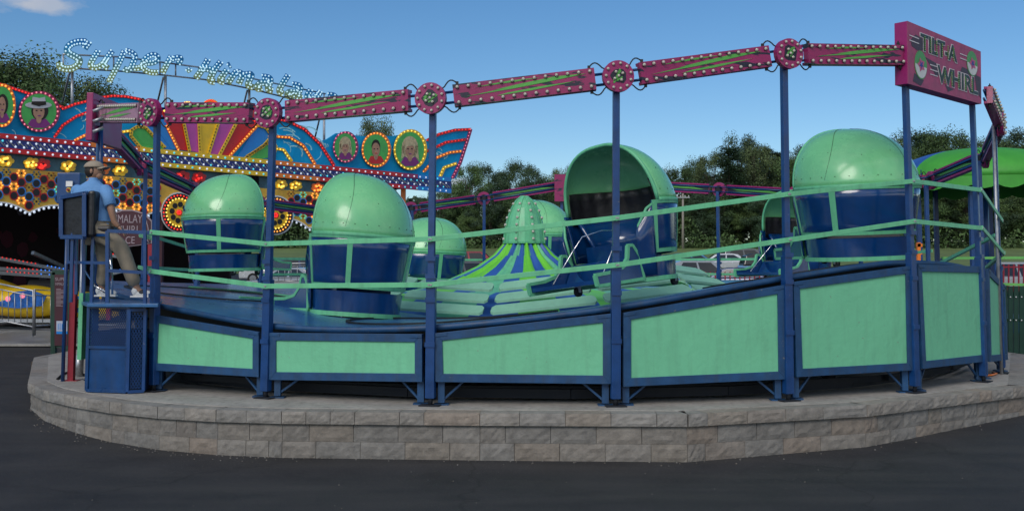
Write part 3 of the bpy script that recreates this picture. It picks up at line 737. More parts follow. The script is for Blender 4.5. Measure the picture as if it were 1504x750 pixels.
for (Pa, Pb, tl, tr, br, bl, lab) in SK:
    A, B = Pa.base, Pb.base; n = pnormal(A, B)
    c = [onplane(*p, A, B, -.02) for p in (tl, tr, br, bl)]
    t = thing('skirt_panel', lab, 'skirt panel', (c[2] + c[3]) / 2, GS)
    u = (B - A).normalized()
    def fr(x, z): return c[3].lerp(c[2], x).lerp(c[0].lerp(c[1], x), z)
    Wd = (c[2] - c[3]).length; hl = (c[0] - c[3]).length; hr = (c[1] - c[2]).length
    fx = .085 / Wd; sl = (c[1] - c[0]); 
    inn = []
    for x, top in ((fx, 0), (1 - fx, 0), (1 - fx, 1), (fx, 1)):
        hh = hl + (hr - hl) * x; inn.append(fr(x, (.088 / hh) if not top else 1 - .085 / hh))
    b = MB()
    def quad(a, b_, c_, d_, th=.045, o=0): b.prism([a + n * o, b_ + n * o, c_ + n * o, d_ + n * o], n * th)
    b.prism([c[3], c[2], inn[1], inn[0]], n * .04); b.prism([inn[3], inn[2], c[1], c[0]], n * .042)
    b.prism([c[3], inn[0], inn[3], c[0]], n * .041); b.prism([inn[1], c[2], c[1], inn[2]], n * .041)
    # corner plates
    for cc, sx in ((c[0], 1), (c[1], -1)):
        b.prism([cc + u * sx * .0 + Vector((0, 0, -.04)) + n * .043, cc + u * sx * .14 + Vector((0, 0, -.04 + sl.z / Wd * .14 * sx)) + n * .043,
                 cc + u * sx * .14 + Vector((0, 0, -.002 + sl.z / Wd * .14 * sx)) + n * .043, cc + n * .043 + Vector((0, 0, -.002))][::sx], n * .006)
    b.build('frame', BLUEF, t, bevel=.003)
    b = MB(); b.prism([inn[0] + n * .005, inn[1] + n * .005, inn[2] + n * .005, inn[3] + n * .005], n * .018); b.build('board', MINTP, t)
    for x, P in ((.03, Pa), (.97, Pb)):
        b = MB(); p = fr(x, 0) - n * .06; s_ = 1 if x < .5 else -1
        b.bar(Vector((p.x, p.y, SLAB + .03)), p + Vector((0, 0, .06)), .07)
        b.bar(Vector((p.x, p.y, SLAB + .06)) + u * s_ * .02, p + u * s_ * .24 - n * .03, .022)
        b.box((p.x, p.y, SLAB + .012), (.16, .12, .015)); b.build('leg', BLUEF, t)
    b = MB(); p = fr(.03, 0) - n * .45; q_ = fr(.97, 0) - n * .45; p.z = q_.z = SLAB + .13
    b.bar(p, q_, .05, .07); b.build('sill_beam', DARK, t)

# hand rails ----------------------------------------------------------------
GR = 'mint hand rails between the posts'
RU = {'p0': 341, 'p1': 358, 'p2': 351, 'p3': 320, 'p4': 285, 'p5': 266, 'p6': 279}
RL = {'p0': 398, 'p1': 420, 'p2': 418, 'p3': 389, 'p4': 352, 'p5': 325, 'p6': 335}
def railseg(Pa, Pb, zs, lab, w_=.055):
    t = thing('hand_rail', lab, 'hand rail', (Pa + Pb) / 2, GR)
    d = (Pb - Pa); n = Vector((d.y, -d.x, 0)).normalized()
    if n.dot((Pa + Pb) / 2 - C0) < 0: n = -n
    for (za, zb2), nm in zip(zs, ('top_rail', 'mid_rail')):
        a = Vector((Pa.x, Pa.y, za)) + n * .065; c = Vector((Pb.x, Pb.y, zb2)) + n * .065
        b = MB(); b.bar(a - (c - a).normalized() * .03, c + (c - a).normalized() * .03, .018, w_); ro = b.build(nm, MINT, t, bevel=.003)
        b = MB()
        for p in (a, c): b.tube([p + n * .008, p + n * .018], .012, 6)
        b.build('bolt', GREY, ro, pieces=True)
def postx(p, z): f = (z - p.base.z) / (p.disc.z - p.base.z); return p.base.lerp(p.disc, f)
fr_ = [P0, P1, P2, P3, P4, P5, P6]
labs = ['mint rails crossing the tub numbered 6', 'mint rails crossing the tub leaning left', 'mint rails passing in front of the striped tent', 'mint rails rising right of the open tub', 'mint rails crossing the big closed tub', 'mint rails under the name sign']
for a, c, lab in zip(fr_, fr_[1:], labs):
    za = [at(PX, RU[a.name], a.Y - .06).z, at(PX, RL[a.name], a.Y - .06).z]; zc = [at(PX, RU[c.name], c.Y - .06).z, at(PX, RL[c.name], c.Y - .06).z]
    railseg(postx(a, za[0]), postx(c, zc[0]), [(za[0], zc[0]), (za[1], zc[1])], lab)
za = [at(PX, RU['p6'], P6.Y).z, at(PX, RL['p6'], P6.Y).z]
railseg(postx(P6, 2.8), R1.base, [(za[0], 2.65), (za[1], 2.2)], 'short steep mint rails at the right end')
rr_ = [R3, R4, R5, R6, R7, R8, R9, R10, R11, R12]
for a, c in zip(rr_, rr_[1:]):
    railseg(a.base, c.base, [(2.2, 2.2) if a.name != 'r3' else (2.3, 2.2), (1.85, 1.85)], 'distant mint rails from the post ' + a.where.replace('rear, ', '') )
railseg(R13.base, R14.base, [(2.35, 2.55), (1.95, 2.0)], 'mint rails on the left side behind the operator')
railseg(R14.base, P0.base + Vector((-.1, .3, 0)), [(2.5, 2.35), (2.0, 1.95)], 'mint rails running back from the operator post')

# ------------------------------------------------------------------ tubs
def tub_proto(number=None):
    t = thing('tub', '', 'ride tub', (0, 0, 0), 'hooded tubs on the ride deck')
    RX, RY = .80, .74
    # opening faces +Y. angle a measured from -Y (back)
    def shell(a, rx, ry, z): return Vector((math.sin(a) * rx, -math.cos(a) * ry, z))
    zb, z0, z1 = .10, .44, 1.10; AO = R(108)
    # base drum
    b = MB(); b.smooth = True
    b.grid(lambda u, v: shell(2 * math.pi * u, .66 + .03 * v, .60 + .03 * v, zb + (z0 - .04 - zb) * v), 48, 2, wrap=True)
    b.smooth = False
    b.grid(lambda u, v: shell(2 * math.pi * u, .69 * v, .63 * v, z0 - .04), 48, 1, wrap=True)
    b.grid(lambda u, v: shell(2 * math.pi * u, .66 * v, .60 * v, zb + .01), 48, 1, wrap=True)
    base = b.build('base_drum', NAVYG, t)
    b = MB(); b.grid(lambda u, v: shell(2 * math.pi * u, .675, .615, zb - .012 + .055 * v), 48, 1, wrap=True)
    b.build('trim_band', MINT, base, solid=.02)
    # shell wall (back 216 degrees)
    b = MB(); b.smooth = True
    def wl(u, v): a = -AO + 2 * AO * u; return shell(a, .70 + .10 * v, .64 + .10 * v, z0 + (z1 - z0) * v)
    b.grid(wl, 44, 4); wall = b.build('shell_wall', NAVYG, t, solid=.025)
    b = MB()
    for v0, v1 in ((0, .07), (.93, 1.0)): b.grid(lambda u, v: wl(u, v0 + (v1 - v0) * v) * 1.0 + Vector((wl(u, .5).x * .018, wl(u, .5).y * .018, 0)), 44, 1)
    b.build('trim_band', MINT, wall, solid=.012)
    for a in (-AO + .05, -R(48), R(30), AO - .05):
        b = MB(); wdt = .05
        b.grid(lambda u, v: shell(a - wdt + 2 * wdt * u, .715 + .10 * (.07 + .86 * v), .655 + .10 * (.07 + .86 * v), z0 + (z1 - z0) * (.07 + .86 * v)), 2, 4)
        b.build('strap', MINT, wall, solid=.014)
    # hood
    HH = .84
    def hd(u, v):
        # v: 0 rim .. 1 crest (cut plane), u sweep back arc
        a = -R(100) + R(200) * u; ph = v * math.pi / 2
        c = math.cos(ph) ** .82; s = math.sin(ph) ** .97
        x = math.sin(a) * RX * c; y = -math.cos(a) * RY * c
        y += .22 * s * (1 if True else 0) * (.5 + .5 * v)
        return Vector((x, y, z1 + HH * s))
    b = MB(); b.smooth = True; b.grid(hd, 40, 16); hood = b.build('hood', HOODG, t, solid=.02)
    # hood front part: fill between the crest line and the cut arch
    b = MB(); pts = [hd(0, k / 16) for k in range(17)] + [hd(1, k / 16) for k in range(15, -1, -1)]
    b.tube(pts, .024, 8); b.build('rim', MINT, hood)
    b = MB(); b.smooth = True
    b.grid(lambda u, v: hd(u, 0) * 1.0 + Vector((math.sin(-R(100) + R(200) * u) * .012, -math.cos(-R(100) + R(200) * u) * .012, -.02 + .05 * v)), 40, 1)
    b.build('lower_lip', MINT, hood, solid=.012)
    b = MB()
    for a in (.22, .62): b.tube([hd(a + .05 * math.sin(k / 14 * 3), k / 14 * .96) * 1.008 for k in range(15)], .0028, 4)
    b.build('seam', DARK, hood)
    b = MB()
    for k in range(16): p = hd((k + .5) / 16, .10) ; b.sphere(p + Vector((p.x, p.y, 0)).normalized() * .012, .0065, 6, 4)
    for k in range(6): p = hd((k + .5) / 6, .33 + .05 * (k % 2)); b.sphere(p + Vector((p.x, p.y, 0)).normalized() * .012, .006, 6, 4)
    b.build('rivet', BLACK, hood)
    # curtain behind the seat, seat and back
    b = MB(); b.smooth = True
    def cur(u, v):
        h = hd(u, max(0, v - .35) * .34); k = .93 - .012 * math.sin(u * 76) * min(1, v * 1.3)
        return Vector((h.x * k, h.y * k + .0, h.z - (.15 * (.35 - v) / .35 if v < .35 else 0) + .02 * math.sin(u * 9)))
    b.grid(cur, 80, 4); b.build('curtain', VINYL, t, solid=.008)
    b = MB(); b.smooth = True
    b.grid(lambda u, v: shell(-R(95) + R(190) * u, .70 - .22 * (1 - v) , .62 - .22 * (1 - v), .62 + .40 * v), 30, 3)
    b.build('backrest', NAVYG, t, solid=.05)
    b = MB(); b.smooth = True
    b.grid(lambda u, v: shell(-R(100) + R(200) * u, .56 - .42 * v, .50 - .42 * v, .64 - .02 * v), 30, 2); b.smooth = False
    b.box((0, .0, .5), (1.0, .30, .26)); b.build('seat', NAVYG, t, solid=.02)
    # footboard with curb sides
    b = MB(); b.box((0, .82, .155), (1.12, .76, .05)); b.prism([(-.55, .58, .18), (.55, .58, .18), (.55, .42, .42), (-.55, .42, .42)], (0, -.03, 0)); fb = b.build('footboard', NAVYG, t)
    for sx in (-1, 1):
        x = sx * .565
        prof = [(.36, .13), (1.22, .10), (1.24, .235), (.95, .25), (.72, .30), (.62, .40), (.58, .56), (.50, .56), (.40, .42)]
        b = MB(); b.prism([(x, y, z) for y, z in prof], (sx * .03, 0, 0)); sd_ = b.build('side_board', NAVYG, fb)
        b = MB(); pc = [Vector((x + sx * .016, y, z)) for y, z in prof]
        for p, q_ in zip(pc, pc[1:] + pc[:1]): b.bar(p, q_, .04, .045, up=(1, 0, 0))
        b.build('trim', MINT, sd_)
        # door flap shell front edge
        b = MB(); b.smooth = True
        b.grid(lambda u, v: shell(sx * (AO - .02 + .36 * u), .70 + .10 * v, .64 + .10 * v, zb + .06 + (1.0 - .36 * u) * v * .9), 6, 3)
        b.build('side_shield', NAVYG, t, solid=.02)
        b = MB(); b.tube([shell(sx * (AO + .28), .72, .66, .44), shell(sx * (AO + .27), .77, .71, .80), shell(sx * (AO + .1), .79, .73, 1.0), shell(sx * (AO - .04), .80, .74, 1.06)], .02, 6); b.build('shield_trim', MINT, t)
    # lap bar
    b = MB(); b.tube([(-.42, .95, .2), (-.36, .55, .62), (-.30, .42, .78), (0, .36, .82), (.30, .42, .78), (.36, .55, .62), (.42, .95, .2)], .010, 8); b.build('lap_bar', CHROME, t)
    for (x, y) in ((-.5, -.35), (.5, -.35), (0, .95)):
        b = MB(); b.tube([(x - .02, y, .065), (x + .02, y, .065)], .062, 16); wh = b.build('caster', BLACK, t)
        b = MB(); b.box((x, y, .115), (.07, .05, .03)); b.box((x - .03, y, .085), (.008, .04, .06)); b.box((x + .03, y, .085), (.008, .04, .06)); b.build('fork', GREY, wh)
    return t
proto = tub_proto()
def place_tub(o, px, py, Y, heading, tilt, s, sz, label, number=None, uu=.5):
    p = at(px, py, Y); o.location = p; o['label'] = label
    # tilt: (rotation about view x, rotation about view y)
    M = Matrix.Rotation(R(tilt[1]), 4, 'Y') @ Matrix.Rotation(R(tilt[0]), 4, 'X') @ Matrix.Rotation(R(heading), 4, 'Z')
    o.rotation_euler = M.to_euler(); o.scale = (s, s, sz)
    if number:
        hood = [c for c in o.children if c.name.startswith('hood')][0]
        a = -R(100) + R(200) * uu; xx = Vector((math.cos(a), math.sin(a), 0)); nn = Vector((math.sin(a), -math.cos(a), 0))
        tm = text(number, .13, Vector((math.sin(a) * .80, -math.cos(a) * .74, 1.10)) + nn * .016 + Vector((0, 0, .16)), xx, (0, 0, 1), mat('number_blue', (.01, .05, .2), .5), 'number', None, .012)
        tm.parent = hood
T = [(330, 405, 16.8, -25, (0, -1), .87, .86, 'closed tub numbered 6 beside the sunburst backdrop', '6', .36),
     (521, 474, 14.0, 47, (-2, 4), .93, 1.05, 'closed tub leaning right with its footboard out to the left', None, 0),
     (923, 427, 13.3, 133, (-2, -7), .99, .98, 'open tub showing its black curtain and navy seat', None, 0),
     (1262, 390, 13.3, 10, (2, -2), 1.0, .92, 'biggest closed tub numbered 2 near the name sign', '2', .80),
     (626, 437, 20.4, -6, (0, 2), .93, .82, 'small closed tub numbered 7 left of the striped tent', '7', .53),
     (798, 414, 22.6, 60, (0, 0), .92, .93, 'small tub whose hood shows right behind the studded cap', None, 0),
     (1172, 412, 20.0, 125, (0, 0), .95, .9, 'half-hidden open tub behind the big closed tub', None, 0)]
for i, a in enumerate(T):
    o = proto if i == 0 else copy_tree(proto)
    T[i] = (o, a)
for o, a in T: 
    place_tub(o, *a)

# ------------------------------------------------------------------ operator station
def D(x, y, Y=12.3): return at(x, y, Y)
st = thing('operator_stand', 'blue steel operator stand with mesh cabinet at the left end', 'operator stand', (-4.7, 12.4, SLAB))
zf = 1.57
MESHM = mat('expanded_mesh_paint', (.012, .05, .17), .45, var=.2)
b = MB(); fp = [D(118, 440, 12.9), D(128, 452, 12.0), D(232, 452, 11.9), D(240, 420, 13.6), D(150, 410, 14.0)]
b.prism([(p.x, p.y, zf - .04) for p in fp], (0, 0, .04)); b.build('floor_plate', DECKM, st, bevel=.004)
cab = MB(); x0_, x1_ = D(129, 500, 12.15).x, D(194, 500, 12.15).x; x2_ = D(218, 500, 12.2).x
zt_, zb2_ = zf - .045, SLAB + .03
cab.m(1).prism([(x0_ + .02, 12.2, zb2_), (x1_, 12.05, zb2_), (x2_ - .02, 12.15, zb2_), (x2_ - .02, 12.9, zb2_), (x0_ + .02, 12.9, zb2_)], (0, 0, zt_ - zb2_ - .3))
cb = cab.build('cabinet', [BLUE, mat('cabinet_navy', (.004, .02, .07), .4, var=.2, dirt=.3)], st)
b = MB(); zm = zb2_ + (zt_ - zb2_) * .52
b.prism([(x0_, 12.16, zb2_ + .0), (x1_, 12.02, zb2_), (x1_, 12.02, zm), (x0_, 12.16, zm)], (0, .02, 0))
for z in (zb2_, zm, zt_): b.bar((x0_, 12.155, z), (x1_, 12.015, z), .035)
for x, y in ((x0_, 12.155), (x1_, 12.015)): b.bar((x, y, zb2_), (x, y, zt_), .035)
b.build('door', BLUE, st)
def mesh_panel(A_, B_, z0, z1, pitch, w_, nm, mm):
    b = MB(); A_ = Vector(A_); B_ = Vector(B_); Ln = (B_ - A_).length; u_ = (B_ - A_).normalized(); H = z1 - z0
    s = pitch * 1.7; k = -int(H / s) - 1
    while k * pitch < Ln + H:
        for sg_ in (1, -1):
            # line x = k*pitch + sg*z/1.7
            xs = k * pitch if sg_ > 0 else k * pitch + 0
            t0, t1 = 0.0, H
            f = lambda z: xs + sg_ * z / 1.7
            pts = []
            z_lo, z_hi = 0, H
            if sg_ > 0:
                z_lo = max(0, (0 - xs) * 1.7); z_hi = min(H, (Ln - xs) * 1.7)
            else:
                z_lo = max(0, (xs - Ln) * 1.7); z_hi = min(H, xs * 1.7)
            if z_hi - z_lo > .01:
                b.bar(A_ + u_ * f(z_lo) + Vector((0, 0, z0 + z_lo)), A_ + u_ * f(z_hi) + Vector((0, 0, z0 + z_hi)), w_, w_)
        k += 1
    return b.build(nm, mm, st)
mesh_panel((x0_ + .02, 12.15, 0), (x1_ - .02, 12.01, 0), zm + .02, zt_ - .02, .028, .006, 'mesh_screen', MESHM)
mesh_panel((x1_ + .04, 12.01, 0), (x2_ - .02, 12.08, 0), zb2_ + .03, zt_ - .06, .034, .008, 'mesh_door', BLUEP)
b = MB(); 
for (xa, ya, xb, yb) in ((x1_ + .02, 11.995, x2_, 12.08),):
    for z in (zb2_, zt_ - .03): b.bar((xa, ya, z), (xb, yb, z), .035)
    for x, y in ((xa, ya), (xb, yb)): b.bar((x, y, zb2_), (x, y, zt_ - .03), .035)
b.build('mesh_door_frame', BLUEP, st)
b = MB()
def br_(p, q_, w_=.04, Y1=12.25, Y2=None): b.bar(D(*p, Y1), D(*q_, Y2 or Y1), w_)
br_((158, 339), (158, 445)); br_((158, 339), (229, 342), .042); br_((158, 397), (229, 401), .038); br_((213, 338), (213, 452), .034, 12.1)
br_((100, 345), (100, 385), .035, 12.7); br_((100, 385), (160, 386), .035, 12.6, 12.3); br_((112, 350), (112, 432), .035, 12.8); br_((122, 350), (122, 430), .03, 13.2)
br_((136, 345), (136, 402), .035, 12.6); br_((148, 390), (148, 420), .03, 13.2)
br_((101, 345), (158, 345), .035, 12.7, 12.3)
b.build('guard_rail', BLUEP, st, pieces=True)
b = MB(); b.tube([D(165, 432, 12.5), D(164, 396, 12.5), D(160, 370, 12.5)], .014, 8); b.tube([D(125, 398, 12.7), D(140, 420, 12.6), D(155, 428, 12.5)], .012, 8); b.build('lever', CHROME, st, pieces=True)
# operator seat: back box + cushion
se = thing('operator_chair', 'black padded high seat in a blue steel frame under the seated man', 'seat', D(125, 345, 12.6))
b = MB(); A_ = D(89, 350, 12.45); B_ = D(129, 345, 12.3)
cs_ = [D(90, 348, 12.45), D(124, 348, 12.3), D(124, 284, 12.3), D(90, 290, 12.45)]
nn = Vector((.15, -1, 0)).normalized()
for i in range(4): b.bar(cs_[i], cs_[(i + 1) % 4], .05, .045, up=nn)
b.bar(D(124, 284, 12.3), D(131, 281, 12.7), .04); b.bar(D(124, 348, 12.3), D(131, 345, 12.7), .04)
b.build('frame', BLUEP, se, bevel=.005)
b = MB(); b.prism([c_ + Vector((0, .02, 0)) for c_ in cs_], (.02, .10, 0)); b.build('backrest', VINYL, se, bevel=.015)
b = MB(); b.box((cs_[1].x + .055, cs_[1].y + .25, (cs_[1].z + cs_[2].z) / 2 + .02), (.09, .46, .56)); b.build('back_pad', VINYL, se, bevel=.03)
b = MB(); p = D(148, 337, 12.6); b.box(p, (.42, .44, .075)); b.build('cushion', VINYL, se, bevel=.03)
b = MB(); p = D(140, 343, 12.6)
for dx, dy in ((-.2, -.18), (.05, -.18), (-.2, .18), (.05, .18)): b.bar((p.x + dx, p.y + dy, zf), (p.x + dx, p.y + dy, p.z), .035)
b.build('leg', BLUEP, se, pieces=True)
cbx = thing('control_box', 'blue electrical box with a round red switch behind the operator', 'control box', D(103, 275, 13.3))
b = MB(); b.box(D(105, 277, 13.35), (.30, .2, .40)); b.build('case', BLUEP, cbx, bevel=.01)
b = MB(); b.box(D(102, 270, 13.22), (.085, .02, .07)); b.build('plate', WHITE, cbx)
b = MB(); p = D(102, 279, 13.2); b.tube([p, p + Vector((0, -.03, 0))], .032, 14); b.m(1).tube([p + Vector((0, -.03, 0)), p + Vector((0, -.06, 0))], .016, 10); b.build('switch', [mat('switch_yellow', (.6, .4, .05), .5), REDP], cbx)
b = MB(); b.tube([D(100, 300, 13.35), Vector((D(100, 300, 13.35).x, 13.35, SLAB))], .025, 8); b.build('stem', BLUEP, cbx)
b = MB(); p = onz(104.5, 559, SLAB); q_ = D(108, 330, p.y); b.bar(p, (p.x + .0, p.y, q_.z), .075); b.box(p + Vector((0, 0, .006)), (.2, .14, .01)); b.build('red_pole', REDP, label='dark red square pole at the left edge of the stand', cat='pole', off=p)
b = MB(); p = onz(116, 553, SLAB); b.tube([p + Vector((0, 0, .02)), p + Vector((0, 0, .3))], .055, 12); b.tube([p + Vector((0, 0, .3)), Vector((p.x, p.y, D(116, 340, p.y).z))], .028, 10); b.build('conduit', GREY, label='grey conduit pipe standing behind the red pole', cat='pipe', off=p)
b = MB(); p = D(125, 478, 12.9); b.box(p, (.05, .3, .82)); b.build('mint_strip', MINT, label='narrow mint board behind the mesh cabinet', cat='board', off=p)

# ------------------------------------------------------------------ person
def skin(name, V, E, Rr, m, parent, sub=2, root=0):
    me = bpy.data.meshes.new(name); me.from_pydata([tuple(v) for v in V], E, [])
    o = bpy.data.objects.new(name, me); COL.objects.link(o)
    md = o.modifiers.new('k', 'SKIN'); md.use_smooth_shade = True
    for i, r in enumerate(Rr):
        r = (r, r) if not isinstance(r, tuple) else r; me.skin_vertices[0].data[i].radius = r
    me.skin_vertices[0].data[root].use_root = True
    md2 = o.modifiers.new('s', 'SUBSURF'); md2.levels = sub; md2.render_levels = sub
    dg = bpy.context.evaluated_depsgraph_get(); nm = bpy.data.meshes.new_from_object(o.evaluated_get(dg))
    bpy.data.objects.remove(o); nm.materials.clear(); nm.materials.append(m)
    off = OFF.get(parent.name, Vector()) if parent else Vector()
    for v in nm.vertices: v.co -= off
    for p in nm.polygons: p.use_smooth = True
    o = bpy.data.objects.new(name, nm); COL.objects.link(o)
    if parent: o.parent = parent; OFF[o.name] = off
    return o
SKIN = mat('skin', (.36, .20, .13), .5, var=.08, scale=20); SHIRT = mat('light_blue_cotton', (.14, .32, .62), .85, var=.08, bump=.5, bscale=14)
PANTS = mat('khaki_twill', (.27, .23, .17), .85, var=.1, bump=.6, bscale=12); HAIR = mat('dark_hair', (.02, .014, .01), .6); CAPM = mat('tan_cap', (.36, .30, .23), .8, var=.1)
SHW = mat('shoe_white', (.7, .7, .68), .5); SHB = mat('shoe_black', (.015, .015, .018), .5)
pe = thing('person', 'man in light blue polo shirt, khaki trousers and tan cap sitting at the controls', 'person', D(145, 345, 12.6))
Yp = 12.6
hip = D(143, 336, Yp); waist = D(138, 315, Yp); chest = D(133, 288, Yp); neck0 = D(134, 268, Yp); neck = D(137, 263, Yp); head = D(138, 251, Yp)
v_ = lambda x, y, dy=0: D(x, y, Yp + dy)
NY, FY = -.17, .17
V = [hip, waist, chest, neck0, neck, v_(139, 255), v_(139, 246),   # 0-6
     v_(155, 279, -.05), v_(163, 305, -.12), v_(168, 326, -.10), v_(175, 334, -.08),  # 7-10 near arm
     v_(114, 279, .05), v_(113, 304, .16), v_(130, 322, .26), v_(138, 328, .28),   # 11-14 far arm
     v_(147, 341, NY * .6), v_(178, 362, NY * .7), v_(200, 420, NY * .5), v_(203, 427, NY * .5), v_(215, 431, NY * .5),  # 15-19 near leg
     v_(147, 341, FY * .6), v_(155, 385, FY * .8), v_(149, 420, FY * .8), v_(150, 427, FY * .8), v_(160, 430, FY * .8)]   # 20-24
E = [(0, 1), (1, 2), (2, 3), (3, 4), (4, 5), (5, 6), (2, 7), (7, 8), (8, 9), (9, 10), (2, 11), (11, 12), (12, 13), (13, 14), (0, 15), (15, 16), (16, 17), (17, 18), (18, 19), (0, 20), (20, 21), (21, 22), (22, 23), (23, 24)]
Rr = [.13, .12, .125, .07, .055, .075, .088, .058, .05, .04, .03, .058, .05, .04, .03, .10, .07, .045, .04, .032, .10, .07, .045, .04, .032]
body = skin('body', V, E, Rr, SKIN, pe)
# head shape, face
hc = v_(139, 250.5)
b = MB(); b.sphere(hc, .098, 16, 12, (1.05, .86, 1.2)); b.sphere(hc + Vector((.055, -.01, -.065)), .055, 10, 8, (1, .9, .9))
b.sphere(hc + Vector((.108, .02, -.02)), .018, 8, 6, (1.2, .7, 1.3)); b.sphere(hc + Vector((-.005, -.088, -.015)), .024, 8, 6, (.8, .5, 1.3)); b.sphere(hc + Vector((-.005, .088, -.015)), .024, 8, 6, (.8, .5, 1.3))
b.m(1); b.sphere(hc + Vector((.088, -.03, .005)), .012, 6, 5); b.sphere(hc + Vector((.088, .045, .005)), .012, 6, 5); b.m(2); b.sphere(hc + Vector((.097, .01, -.065)), .014, 6, 5, (.6, 1.6, .4))
b.build('head', [SKIN, HAIR, mat('lips', (.3, .11, .09), .5)], pe)
b = MB(); b.sphere(hc + Vector((-.022, 0, -.0)), .104, 14, 10, (.95, .9, 1.02)); b.build('hair', HAIR, pe)
b = MB(); b.smooth = True
b.grid(lambda u, v: hc + Vector((-.008, 0, .035)) + Vector((math.cos(2 * math.pi * u) * .118 * math.cos(v * 1.57), math.sin(2 * math.pi * u) * .105 * math.cos(v * 1.57), .085 * math.sin(v * 1.57) )), 20, 8, wrap=True)
b.grid(lambda u, v: hc + Vector((.06 + .125 * v * math.cos((u - .5) * 2.2), .085 * math.sin((u - .5) * 2.6), .042 + .006 * v - .03 * ((u - .5) * 2) ** 2)), 10, 4)
b.build('cap', CAPM, pe, solid=.008)
# shirt
b = MB(); b.smooth = True
LV = [(142, 343, .205, .15), (141, 336, .215, .155), (139, 322, .215, .15), (136, 306, .222, .145), (134, 292, .232, .14), (134, 282, .232, .13), (135, 275, .20, .115), (136, 269, .12, .095), (137, 265, .075, .08), (137.5, 261.5, .07, .075)]
def shl(u, v):
    k = min(len(LV) - 1.001, v * (len(LV) - 1)); i = int(k); f = k - i; a = [LV[i][m] * (1 - f) + LV[i + 1][m] * f for m in range(4)]
    c = v_(a[0], a[1]); t = 2 * math.pi * u; wr = 1 + .025 * math.sin(t * 3 + a[1] * .35) * (1 if a[1] > 280 else .3) + .012 * math.sin(t * 7 + a[1] * .8)
    return c + Vector((math.cos(t) * a[2] * wr, math.sin(t) * a[3] * wr - .03 * math.cos(t), .0))
b.grid(shl, 30, 27, wrap=True); shirt = b.build('shirt', SHIRT, pe)
for i_, j_ in ((7, 8), (11, 12)):
    a_ = V[i_]; c_ = V[j_]; b = MB(); b.smooth = True
    b.sphere(a_ + Vector((0, 0, -.005)), .078, 12, 8, (1, 1, .95)); b.tube([a_, a_.lerp(c_, .5), a_.lerp(c_, .92)], .078, 12, r2=.074); b.build('sleeve', SHIRT, shirt)
skin('trousers', [hip + Vector((0, 0, -.01)), V[15], V[16], V[17] + Vector((0, 0, -.02)), V[20], V[21], V[22] + Vector((0, 0, -.02))], [(0, 1), (1, 2), (2, 3), (0, 4), (4, 5), (5, 6)], [(.17, .15), .128, .100, .082, .12, .095, .078], PANTS, pe)
for (x, y, dy) in ((203, 431, NY * .5), (150, 430, FY * .8)):
    b = MB(); p = v_(x, y, dy)
    b.m(0); b.sphere(p + Vector((.055, 0, .0)), .06, 14, 8, (2.2, .75, .75)); b.sphere(p + Vector((-.03, 0, .03)), .055, 10, 8, (1, .85, 1))
    b.m(1); b.sphere(p + Vector((.055, -.004, .014)), .05, 12, 8, (1.2, .92, .7)); b.m(0); b.box(p + Vector((.05, 0, -.035)), (.27, .092, .022))
    b.build('shoe', [SHW, SHB], pe, bevel=.006)
# hands
for (i, j, dy) in ((9, 10, 0), (13, 14, 0)):
    wv = V[j]; dr = (V[j] - V[i]).normalized()
    VV = [wv - dr * .02, wv + dr * .045]; EE = [(0, 1)]; RR = [.024, (.018, .034)]
    for k in range(4):
        s_ = (k - 1.5) * .017; bx = wv + dr * .05 + Vector((0, s_, 0)); m1 = bx + dr * .035 + Vector((.004, 0, -.006)); m2 = m1 + dr * .02 + Vector((0, 0, -.024))
        n0 = len(VV); VV += [bx, m1, m2]; EE += [(1, n0), (n0, n0 + 1), (n0 + 1, n0 + 2)]; RR += [.009, .0085, .0075]
    n0 = len(VV); VV += [wv + dr * .02 + Vector((.015, -.03, 0)), wv + dr * .05 + Vector((.02, -.04, -.01))]; EE += [(0, n0), (n0, n0 + 1)]; RR += [.011, .009]
    skin('hand', VV, EE, RR, SKIN, pe, 1)


# ================================================================== background ride with the painted facade
FA, FB = at(0, 300, 24.5), at(660, 300, 36.4)
FN = pnormal(FA, FB)
FU = Vector((FB.x - FA.x, FB.y - FA.y, 0)).normalized()
def F(x, y, o=0): return onplane(x, y, FA, FB, o)
hm = thing('painted_ride_facade', 'long painted carnival facade crowded with coloured lamps and oval portraits', 'ride facade', Vector((F(330, 300).x, F(330, 300).y, gz(28))))
TEAL = mat('facade_teal', (.004, .34, .70), .6, var=.22, scale=1.2, coat=.0, spec=.2)
CYANS = mat('facade_airbrush', (.35, .75, .85), .35, var=.25, scale=3)
FRED = mat('facade_red', (.62, .008, .015), .35, var=.12, coat=.04); FORG = mat('facade_orange', (.9, .22, .02), .35, var=.1, coat=.04)
FYEL = mat('facade_yellow', (.92, .58, .02), .35, var=.12, coat=.04); FNAV = mat('facade_navy', (.006, .022, .22), .35, var=.2, coat=.04)
FMAG = mat('facade_magenta', (.58, .08, .42), .35, var=.1, coat=.04); FBLU = mat('facade_blue', (.01, .24, .72), .35, var=.12, coat=.04)
FGRN = mat('facade_green', (.07, .48, .09), .35, var=.2, coat=.04); SILV = mat('silver_braid', (.32, .33, .32), .35, .3, var=.5, scale=14)
VALM = mat('valance_yellow', (.70, .42, .05), .45, var=.3, scale=1.5); INK = mat('lamp_black', (.008, .006, .01), .4)
def em(n, c, s): return mat(n, tuple(min(1, x) for x in c), .4, var=0, emit=c, es=s)
EW = em('lit_white_bulb', (.75, .85, 1), .35); EC = em('lit_cyan_bulb', (.1, .7, .85), .45); EO = em('lit_orange_bulb', (1, .38, .06), 1.1); EY = em('lit_yellow_bulb', (1, .72, .12), .9)
